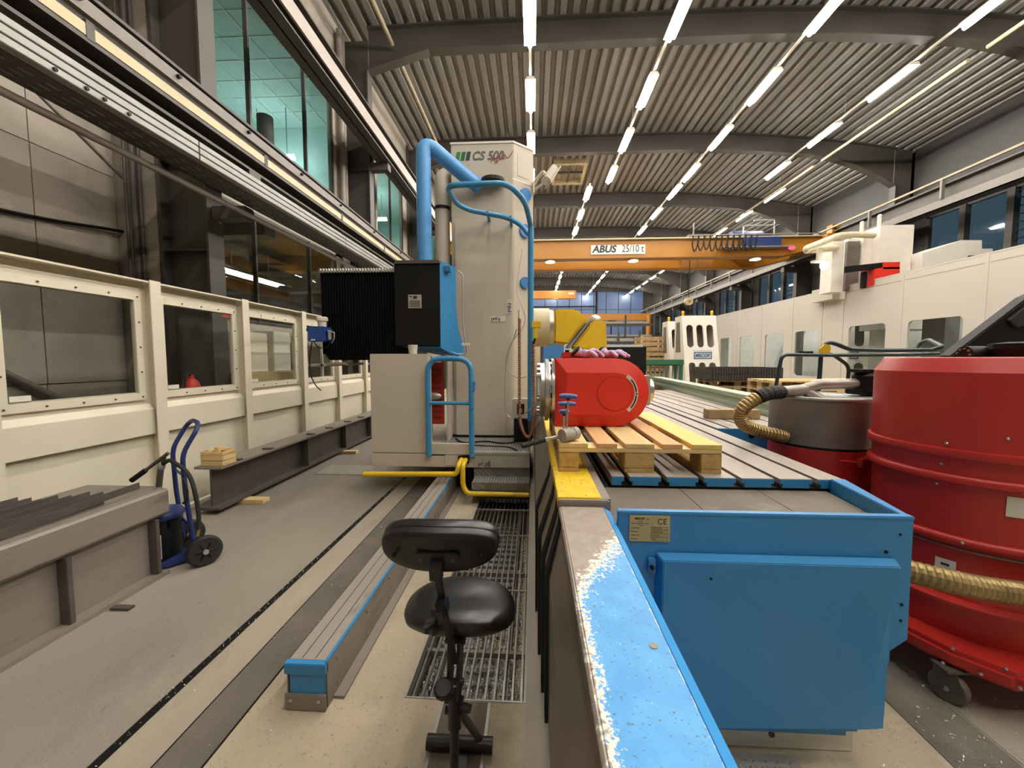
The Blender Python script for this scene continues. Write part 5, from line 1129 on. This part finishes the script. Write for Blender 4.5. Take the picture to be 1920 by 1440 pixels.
part('motor', M().lathe([(.06,0),(.075,.02),(.075,.13),(.05,.16)],(2.30,2.86,1.30),n=18).box(2.22,2.36,2.80,2.92,1.30,1.34), black, v2, sm=1)
part('motor_top', M().box(2.22,2.42,2.8,2.9,1.455,1.475), black, v2)
# trolley with dark green handles
tr_ = v2; yT = 3.21
def pt(px,py,d=0): return PY(px,py,yT+d)
part('low_frame', M().tube(fil([PZ(1452,1000,0)*0+Vector((pt(1455,720).x-.02,yT,.2)),pt(1455,722),pt(1466,665),pt(1560,666),pt(1700,665),pt(1760,663)],.05),.014,9), dgreen, tr_, sm=1)
part('high_frame', M().tube(fil([Vector((pt(1537,720).x,yT+.05,.2)),pt(1537,700,.05),pt(1540,652,.05),pt(1553,641,.05),pt(1568,645,.05),pt(1592,655,.05),pt(1660,657,.05),pt(1750,656,.05),pt(1768,650,.0),pt(1742,637,.3),pt(1726,643,.4),pt(1716,656,.4)],.04),.016,9), dgreen, tr_, sm=1)
part('brace', M().tube(fil([pt(1540,662,.05),pt(1560,664,.05),pt(1592,686,.05),Vector((pt(1592,686).x,yT+.05,.2))],.05),.013,9), dgreen, tr_, sm=1)
part('corner_guard', M().prism([tuple((p.x,p.z)) for p in (pt(1541,664),pt(1542,653),pt(1550,645),pt(1560,646),pt(1562,654),pt(1558,664))],'y',yT+.02,yT+.035), yellow, tr_)
part('corner_joint', M().box(pt(1539,0).x,pt(1561,0).x,yT+.02,yT+.06,pt(0,668).z,pt(0,660).z), black, tr_)
part('frame_foot', M().box(1.9,2.75,3.18,3.27,.16,.2), dgreen, v2)
# dark chip conveyor at the right edge
cv = thing('chip_conveyor', 'dark slanted chip conveyor housing cut by the right picture edge', 'conveyor', (4.6,4.2,0))
poly = [(p.x,p.z) for p in (PY(1782,668,3.9),PY(1930,556,3.9),PY(1985,530,3.9),PY(1995,600,3.9),PY(1900,690,3.9))]
part('housing', M().prism(poly,'y',3.9,4.02), black, cv, .01)
part('cover', M().prism([(p.x,p.z) for p in (PY(1890,600,3.88),PY(1930,570,3.88),PY(1985,540,3.88),PY(1985,590,3.88),PY(1905,615,3.88))],'y',3.87,3.9), mat('conv grey','24211e',.5), cv, .006)
part('leg', M().box(4.35,4.45,3.91,4.01,0,1.6), steel_dark, cv); part('leg', M().box(5.0,5.1,3.91,4.01,0,1.7), steel_dark, cv)
part('drive', M().cyl((4.9,3.80,1.62),(4.9,3.9,1.62),.12,n=18), black, cv)
# ================================================================== RIGHT ENCLOSURE
RX = 8.2
re_ = thing('machine_enclosure', 'tall cream enclosure wall with rounded windows along the right side', 'enclosure', (RX,12,0))
def ry(px, py=640): return PX(px,py,RX).y
seam = [1341,1382,1427,1485,1540,1579,1686,1840,2060,2500]
wins = {0:(1350,1372,634),1:(1387,1415,630),2:(1434,1469,626),3:(1490,1536,620),5:(1590,1659,609),6:(1700,1803,597),7:(1863,1990,585),8:(2150,2400,560)}
ZT = 3.43
for i,(a,b) in enumerate(zip(seam,seam[1:])):
    y1, y0 = ry(a), ry(b); holes = []
    if i in wins:
        p,q,t = wins[i]; w1, w0 = ry(p), ry(q); zt = min(2.45, PX((p+q)/2,t,RX).z); holes = [rrect(w0,w1,1.02,zt,.10,4)]
    part('panel', M().holed([(y0+.008,.0),(y1-.008,.0),(y1-.008,ZT),(y0+.008,ZT)],holes,'x',RX,RX+.05), encl_r, re_)
    if holes: part('pane', M().box(RX+.02,RX+.026,w0-.02,w1+.02,1.0,zt+.02), pane, re_)
    if i >= 5:
        part('seam_post', M().box(RX-.006,RX,y0-.03,y0+.03,0,ZT), encl_r, re_); part('top_groove', M().box(RX-.003,RX,y0+.05,y1-.05,ZT-.16,ZT-.14), mat('groove','a59a88',.6) if 'groove' not in bpy.data.materials else bpy.data.materials['groove'], re_)
part('panel_backing', M().box(RX+.05,RX+.06,ry(2500),ry(1341),2.6,ZT), encl_r, re_)
part('top_cap', M().box(RX-.005,RX+.12,ry(2500),ry(1341),ZT,ZT+.03), encl_r, re_)
part('end_panel', M().box(RX,RX+.6,ry(1341),ry(1341)+.05,0,ZT), encl_r, re_)
part('rear_panel', M().box(10.9,10.95,ry(2500),26,0,3.3), mat('inner wall','c9c6c0',.5), re_)
inner = mat('inner struct','d8d8d6',.4)
for i,(y,x) in enumerate(((7.2,8.9),(9.0,8.8),(10.4,9.3),(14.2,9.0),(16.2,9.2))):
    part('inner_column', M().loft([(x,y,0),(x+.5,y,0),(x+.5,y+.25,0),(x,y+.25,0)],[(x+.5,y-.75,2.6),(x+1,y-.75,2.6),(x+1,y-.5,2.6),(x+.5,y-.5,2.6)]) if i%2==0 else M().box(x,x+.3,y,y+.5,0,2.5), inner if i%2==0 else mat('inner grey','77756f',.5) if 'inner grey' not in bpy.data.materials else bpy.data.materials['inner grey'], re_)
bx_ = part('cable_duct', M().box(RX-.22,RX,ry(1577,550),ry(1537,550),PX(1555,566,RX).z+.02,PX(1555,541,RX).z), encl_r, re_, .004)
# machine above the enclosure
GY = 10.6
gm = thing('gantry_mill', 'white machine carriage with cream tube loop standing above the right enclosure', 'machine', (9.6,GY+.4,0))
def gbox(nm_, x0, y0, x1, y1, m_, d0=0, d1=.8, bev=.006):
    a, b = PY(x0,y1,GY+d0), PY(x1,y0,GY+d0); return part(nm_, M().box(a.x,b.x,GY+d0,GY+d1,a.z,b.z), m_, gm, bev)
wm = mat('gantry white','ddd6ca',.5,0,.04)
gbox('tower', 1643,421,1715,560,wm,.0,.9); gbox('front_column', 1557,452,1584,548,wm,.0,.4); gbox('back_panel', 1584,447,1646,560,wm,.35,.9); gbox('dark_slot', 1585,452,1613,545,mat('slot grey','6b645b',.5),.25,.35)
gbox('side_plate', 1614,442,1642,540,wm,.2,.35); gbox('lower_plate', 1688,487,1708,540,wm,-.05,.0)
part('foot', M().box(9.0,11.3,GY+.1,GY+.9,2.3,3.3).box(9.2,9.6,GY+.2,GY+.8,0,2.3), wm, gm)
for x0,x1,t,bt in ((1612,1620,415,440),(1645,1653,402,424)):
    a, b = PY(x0,bt,GY+.1), PY(x1,t,GY+.1); part('beacon', M().lathe([((b.x-a.x)/2,0),((b.x-a.x)/2,b.z-a.z-.05),((b.x-a.x)/2*1.15,b.z-a.z-.04),((b.x-a.x)/3,b.z-a.z)],((a.x+b.x)/2,GY+.1,a.z),n=12), white_p, gm)
lp2 = [PY(x,y,GY+d) for x,y,d in ((1638,441,.0),(1600,440,-.25),(1572,442,-.5),(1540,455,-.8),(1512,466,-.9),(1512,470,-.6),(1535,468,-.2),(1568,465,.0))]
part('tube_loop', M().tube(fil(lp2,.12,4),.075,10), mat('cream tube','d9cfae',.45), gm, sm=1)
gbox('red_box', 1638,500,1688,535,red_p,-.5,-.1); gbox('red_box_top', 1655,491,1688,505,red_p,-.5,-.1)
part('black_arm', M().loft([PY(1583,512,GY-.5),PY(1655,503,GY-.5),PY(1655,503,GY-.2),PY(1583,512,GY-.2)],[PY(1583,500,GY-.5),PY(1655,492,GY-.5),PY(1655,492,GY-.2),PY(1583,500,GY-.2)]), black, gm, .01)
gbox('arm_stand', 1618,509,1627,540,black,-.4,-.3)
a_ = [(p.x,p.z) for p in (PY(1707,520,GY),PY(1707,481,GY),PY(1778,457,GY),PY(1816,457,GY),PY(1816,520,GY))]
part('hopper', M().prism(a_,'y',GY-.3,GY+.6), wm, gm, .006)
gbox('side_box', 1816,466,1862,500,wm,.0,.6); gbox('black_lump', 1816,478,1856,492,black,-.35,-.05,.03)
bl_ = thing('work_lamp', 'glowing round work lamp hanging from the cream tube loop', 'lamp', PY(1546,498,GY-.7))
p0 = PY(1546,498,GY-.7); part('bulb', M().ball(tuple(p0),(.10,.08,.10),14,8), glow('work lamp',(1,.98,.9),30), bl_, sm=60); part('bracket', M().box(p0.x-.14,p0.x-.04,p0.y+.02,p0.y+.1,p0.z+.1,p0.z+.42).box(p0.x-.26,p0.x,p0.y,p0.y+.1,p0.z+.08,p0.z+.13), white_p, bl_, .004)
# ================================================================== SLOTTED CAST TOWERS
def slot(x, z0, z1, r):
    return [(x+r*math.cos(PI*i/8), z1-r+r*math.sin(PI*i/8)) for i in range(9)]+[(x+r*math.cos(PI+PI*i/8), z0+r+r*math.sin(PI+PI*i/8)) for i in range(9)]
tw = thing('cast_tower', 'cream slotted cast machine column, nearer of the two beside the right enclosure', 'machine column', (0,0,0), 'cream slotted machine columns')
W_ = 1.10
fp = M().holed([(0,.0),(W_,.0),(W_,2.95),(0,2.95)],[slot(W_*f,z0,z1,.105) for f in (.21,.5,.79) for z0,z1 in ((1.90,2.64),(.35,1.42))],'y',0,.06)
sh = Matrix(((1,0,0,0),(0,1,.72/2.95,-.72),(0,0,1,0),(0,0,0,1)))
part('front_plate', fp.xf(sh), wm, tw, .006)
part('side_plate', M().prism([(-.66,.0),(.60,.0),(.60,2.95),(.06,2.95)],'x',0,.05) , wm, tw, .006)
part('side_plate', M().prism([(-.66,.0),(.60,.0),(.60,2.95),(.06,2.95)],'x',W_-.05,W_), wm, tw)
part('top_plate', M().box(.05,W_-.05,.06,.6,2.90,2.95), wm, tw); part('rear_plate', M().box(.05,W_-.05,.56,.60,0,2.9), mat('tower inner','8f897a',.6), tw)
for x in (.04,W_-.12): part('lifting_eye', M().lathe([(.03,0),(.04,.06),(.05,.12),(.03,.17)],(x+.04,.12,2.95),n=10), yellow, tw)
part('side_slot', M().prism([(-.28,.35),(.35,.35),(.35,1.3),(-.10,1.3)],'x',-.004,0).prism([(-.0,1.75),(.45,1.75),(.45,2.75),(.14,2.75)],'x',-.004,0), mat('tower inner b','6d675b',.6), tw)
zs = -.72+.72/2.95*1.62
part('sign', M().box(.30,.86,zs-.02,zs-.008,1.53,1.76), paper, tw)
part('sign_frame', M().holed([(.30,1.53),(.86,1.53),(.86,1.76),(.30,1.76)],[[(.33,1.56),(.83,1.56),(.83,1.73),(.33,1.73)]],'y',zs-.026,zs-.02), ink_b, tw)
text('sign_lettering', 'MECOF', .155, ink_b, tw, face_y(.345,zs-.027,1.59), 0, .006, squeeze=.88)
part('sign_bar', M().box(.26,.90,zs-.03,zs-.015,1.79,1.80), ink_b, tw)
tw.location = (4.85,13.35,0)
dup(tw, (5.05,15.3,0), None, 'cream slotted cast machine column, farther and half hidden behind the other')
dup(tw, (9.0,12.9,0), -.6, 'cream slotted cast machine column seen through a window of the right enclosure')
# ================================================================== PALLET STACKS AND RACKS BEYOND THE TABLE
ordn = ['topmost','second','third','fourth','fifth','sixth','seventh','eighth','ninth']
pw = None
for (x,y,rz,nn,desc) in ((4.65,7.3,PI/2,8,'pale stack behind the brassy hose, left'),(5.95,7.45,PI/2,8,'pale stack behind the brassy hose, right')):
    for k in range(nn):
        lab = '%s pallet of the %s' % (ordn[nn-1-k], desc)
        o = pallet('wooden_pallet', lab, 'wooden pallets beyond the table', (x,y,.147*k), rz+.02*((k*7)%3-1), (wood, wood_old), pw); pw = pw or o
po = None
for k in range(7):
    o = pallet('wooden_pallet', '%s pallet of the dark old stack under the black grid plates' % ordn[6-k], 'old pallets under the grid plates', (4.78,9.9,.147*k), PI/2-.03*(k%2), (wood_old, mat('grey wood','6f6048',.8) if k==0 else None), po) if k == 0 else dup(po, (4.78,9.9,.147*k), PI/2-.03*(k%2), '%s pallet of the dark old stack under the black grid plates' % ordn[6-k]); po = po or o
for k in range(2):
    g_ = thing('grid_plate', '%s black grid plate of two on the old pallet stack' % ('lower','upper')[k], 'grid plate', (4.9,9.9,1.034+.155*k), 'black grid plates')
    z = 1.034+.155*k
    part('frame', M().holed(rrect(4.15,5.75,9.4,10.4,.02,1),[rrect(4.2,5.7,9.45,10.35,.02,1)],'z',z,z+.15), mat('grid dark','2c2926',.5) if 'grid dark' not in bpy.data.materials else bpy.data.materials['grid dark'], g_)
    gm_ = M()
    for i in range(14): gm_.box(4.25+i*.105,4.275+i*.105,9.45,10.35,z+.02,z+.13)
    for i in range(26): gm_.box(4.18+i*.06,4.2+i*.06,9.385,9.40,z+.01,z+.14)
    part('grid_bars', gm_, steel_dark, g_, kind='stuff')
gk = thing('green_rack', 'green-topped rack with hanging pale tubes between red head and cream columns', 'rack', (2.9,9.6,0))
part('top_beam', M().box(2.2,3.5,9.4,9.5,1.40,1.52), green_p, gk, .006); part('top_beam', M().box(2.2,3.5,9.8,9.9,1.40,1.52), green_p, gk, .006); part('top_plate', M().box(2.2,3.5,9.5,9.8,1.38,1.40), green_p, gk)
for i in range(12): part('tube', M().cyl((2.28+i*.105,9.62,.12),(2.28+i*.105,9.62,1.38),.022,n=8), mat('tube grey','b9bdb5',.4) if i == 0 else bpy.data.materials['tube grey'], gk)
for x in (2.22,3.46):
    for y in (9.42,9.82): part('leg', M().box(x-.03,x+.03,y,y+.06,0,1.40), green_p, gk)
part('shelf', M().box(2.2,3.5,9.4,9.9,.08,.12), green_p, gk)
def rack(x0,x1,y,z1,lab):
    r = thing('bar_rack', lab, 'rack', ((x0+x1)/2,y,0), 'dark bar racks far behind')
    for x in (x0,(x0+x1)/2,x1): part('upright', M().box(x-.04,x+.04,y-.04,y+.04,0,z1+.45), steel_dark, r)
    for k in range(5):
        z = z1*(k+1)/5; part('arm', M().box(x0,x1,y-.05,y+.9,z-.06,z), steel_dark, r)
        for q in range(4): part('bar', M().box(x0+.05,x1-.1-.2*((q+k)%3),y+.08+q*.18,y+.2+q*.18,z+.001,z+.10+.03*((q*3+k)%3)), rust if q%2 else galv, r)
rack(2.8,4.6,17.5,2.3,'dark rack of steel bars between green rack and cream columns'); rack(3.4,6.4,21.5,3.4,'far taller dark rack of steel bars by the end wall')
def crate(x,y,z,lab,m_):
    c = thing('wooden_crate', lab, 'crate', (x+.5,y+.5,z), 'wooden crates stacked far behind')
    for q in range(3):
        zz = z+.04+q*.2
        part('slat', M().box(x,x+1,y,y+.02,zz,zz+.13), m_, c); part('slat', M().box(x,x+.02,y+.02,y+.98,zz,zz+.13), m_, c); part('slat', M().box(x+.98,x+1,y+.02,y+.98,zz,zz+.13), m_, c); part('slat', M().box(x,x+1,y+.98,y+1,zz,zz+.13), m_, c)
    for a in (0,.92):
        for b in (.02,.90): part('corner_post', M().box(x+a+.01,x+a+.07,y+b,y+b+.07,z,z+.6), wood, c)
    part('floor_board', M().box(x+.02,x+.98,y+.02,y+.98,z,z+.03), wood_old, c)
for k,(lab) in enumerate(('lowest','second','third','top')): crate(4.15,15.6,.605*k,lab+' crate of the wooden crate stack left of the cream columns', wood_old)
# ================================================================== ORANGE BRIDGE CRANE
br = thing('bridge_crane', 'large orange double girder bridge crane spanning the hall with a capacity sign', 'crane', (4.3,18,5.73))
part('front_girder', M().prism([(-3.6,6.48),(-3.6,6.0),(-2.8,5.73),(10.2,5.73),(11.6,6.05),(11.6,6.48)],'y',17.0,17.5), orange, br, .01)
part('rear_girder', M().prism([(-3.6,6.48),(-3.6,6.0),(-2.8,5.70),(10.2,5.70),(11.6,6.05),(11.6,6.48)],'y',18.9,19.4), orange, br, .01)
part('top_rail', M().box(-3.6,11.6,17.05,17.2,6.48,6.56), galv, br); part('walkway', M().box(-3.6,11.6,16.86,17.0,6.46,6.50), cream, br)
part('end_carriage', M().box(11.6,12.05,16.6,19.8,6.15,6.5), orange, br, .02); part('end_carriage', M().box(-3.9,-3.55,16.6,19.8,7.06,7.35).box(-3.75,-3.55,16.9,19.5,6.4,7.06), orange, br)
part('wheel_block', M().box(11.98,12.22,16.8,17.1,6.71,6.9).box(11.9,12.05,16.8,17.1,6.45,6.9), orange, br); part('wheel_block', M().box(11.98,12.22,19.2,19.5,6.71,6.9).box(11.9,12.05,19.2,19.5,6.45,6.9), orange, br)
part('girder_seam', M().box(7.5,7.52,18.895,18.9,5.7,6.48), steel_dark, br)
a, b = PY(1108,477.5,16.98), PY(1210,458.5,16.98)
part('sign_board', M().box(a.x,b.x,16.965,16.985,a.z,b.z), paper, br)
text('sign_lettering', 'ABUS', .40, ink, br, face_y(a.x+.06,16.963,a.z+.085), .18, .016, squeeze=1.0)
text('sign_lettering', '25/10 t', .42, ink, br, face_y(a.x+1.27,16.963,a.z+.085), .0, .002, squeeze=.74)
for i in range(11):
    x0 = PY(1300+i*11,455,16.6).x; h = .62-.03*(i%3)
    part('festoon_loop', M().tube(smooth([(x0,16.62,6.48),(x0-.03,16.62,6.48-h*.6),(x0+.06,16.62,6.48-h),(x0+.17,16.62,6.48-h*.6),(x0+.20,16.62,6.48)],4),.025,6), black, br, sm=1)
part('festoon_rail', M().box(6.3,11.4,16.6,16.64,6.48,6.52).box(6.4,6.44,16.6,16.64,6.52,7.0), rawsteel, br)
hoist = part('hoist', M().cyl((8.6,18.2,6.75),(9.9,18.2,6.75),.35,n=20).box(8.4,10.1,17.2,19.2,6.5,6.62), mat('hoist blue','1b2f5e',.5), br, .01, 1)
part('hoist_motor', M().box(8.2,8.6,17.2,17.6,6.05,6.45), mat('hoist box','3a5fa5',.45), hoist); part('hoist_label', M().cyl((9.1,17.17,6.25),(9.1,17.19,6.25),.08,n=14), paper, hoist)
part('trolley_box', M().box(8.5,9.9,16.68,16.95,6.05,6.42), bpy.data.materials['hoist blue'], br, .01); part('trolley_shelf', M().box(7.6,10.4,16.66,16.98,6.02,6.05), galv, br)
part('trolley_frame', M().box(9.6,9.64,16.7,16.74,6.4,7.1).box(8.4,8.44,16.7,16.74,6.4,6.9).box(8.4,9.64,16.7,16.74,6.86,6.9).box(8.8,9.64,16.7,16.74,7.06,7.1), galv, br)
part('hook_trolley', M().box(6.5,7.3,17.3,19.1,6.56,6.75), steel_dark, br)
hk = thing('crane_hook', 'round yellowish pulley block with hook hanging below the bridge crane', 'hook', (6.9,18.2,3.6))
part('pulley', M().cyl((6.9,18.1,4.08),(6.9,18.3,4.08),.17,n=22), cream, hk, sm=1); part('pulley_cap', M().cyl((6.9,18.07,4.08),(6.9,18.1,4.08),.06,n=12), orange, hk)
part('rope', M().cyl((6.9,18.2,4.15),(6.9,18.2,6.56),.015,n=6), black, hk)
part('hook', M().tube(smooth([(6.9,18.2,3.92),(6.9,18.2,3.75),(6.96,18.2,3.63),(6.88,18.2,3.55),(6.79,18.2,3.63)]),.03,8), black, hk, sm=1)
for i,x in enumerate((.7,4.2,9.2)):
    t = thing('crane_lamp', ['round lamp under the orange girder, nearest the grey column','round lamp under the orange girder, below its sign','round lamp under the orange girder, below the cable loops'][i], 'lamp', (x,17.25,5.66), 'lamps under the bridge crane')
    part('housing', M().lathe([(.22,0),(.22,.05),(.1,.075)],(x,17.25,5.655),n=20), white_p, t); part('lens', M().cyl((x,17.25,5.645),(x,17.25,5.655),.2,n=20), glow('crane lamp%d'%i,(1,.85,.55),14), t)
solo('signal_lamp', M().ball((10.35,16.75,5.98),(.14,.08,.08),12,6), glow('signal red',(1,.12,.22),1.6), 'small red signal lamp at the end of the orange crane', 'lamp', sm=60)
b2 = thing('bridge_crane', 'smaller orange bridge crane girder far behind, left of the end wall glass', 'crane', (0,38,7.3))
part('girder', M().box(-3.5,4.0,38,38.5,7.2,7.95), orange, b2, .01); part('label', M().box(3.3,3.8,37.985,38,7.6,7.75), paper, b2); part('end_carriage', M().box(-3.9,-3.5,37.2,39.4,7.06,7.4), orange, b2); part('lamp', M().cyl((2.1,38.25,7.15),(2.1,38.25,7.2),.3,n=16), white_p, b2)
jb = thing('jib_crane', 'orange jib crane arm on a post in front of the end wall glass', 'crane', (10.8,38,0))
part('post', M().cyl((10.8,38,0),(10.8,38,5.6),.22,n=16), orange, jb, sm=1); part('arm', M().box(4.6,11.0,37.9,38.1,5.1,5.75), orange, jb, .02); part('hoist', M().box(7.0,7.7,37.7,38.2,4.85,5.1), black, jb); part('pendant', M().cyl((7.3,37.9,2.9),(7.3,37.9,4.85),.06,n=8), black, jb)
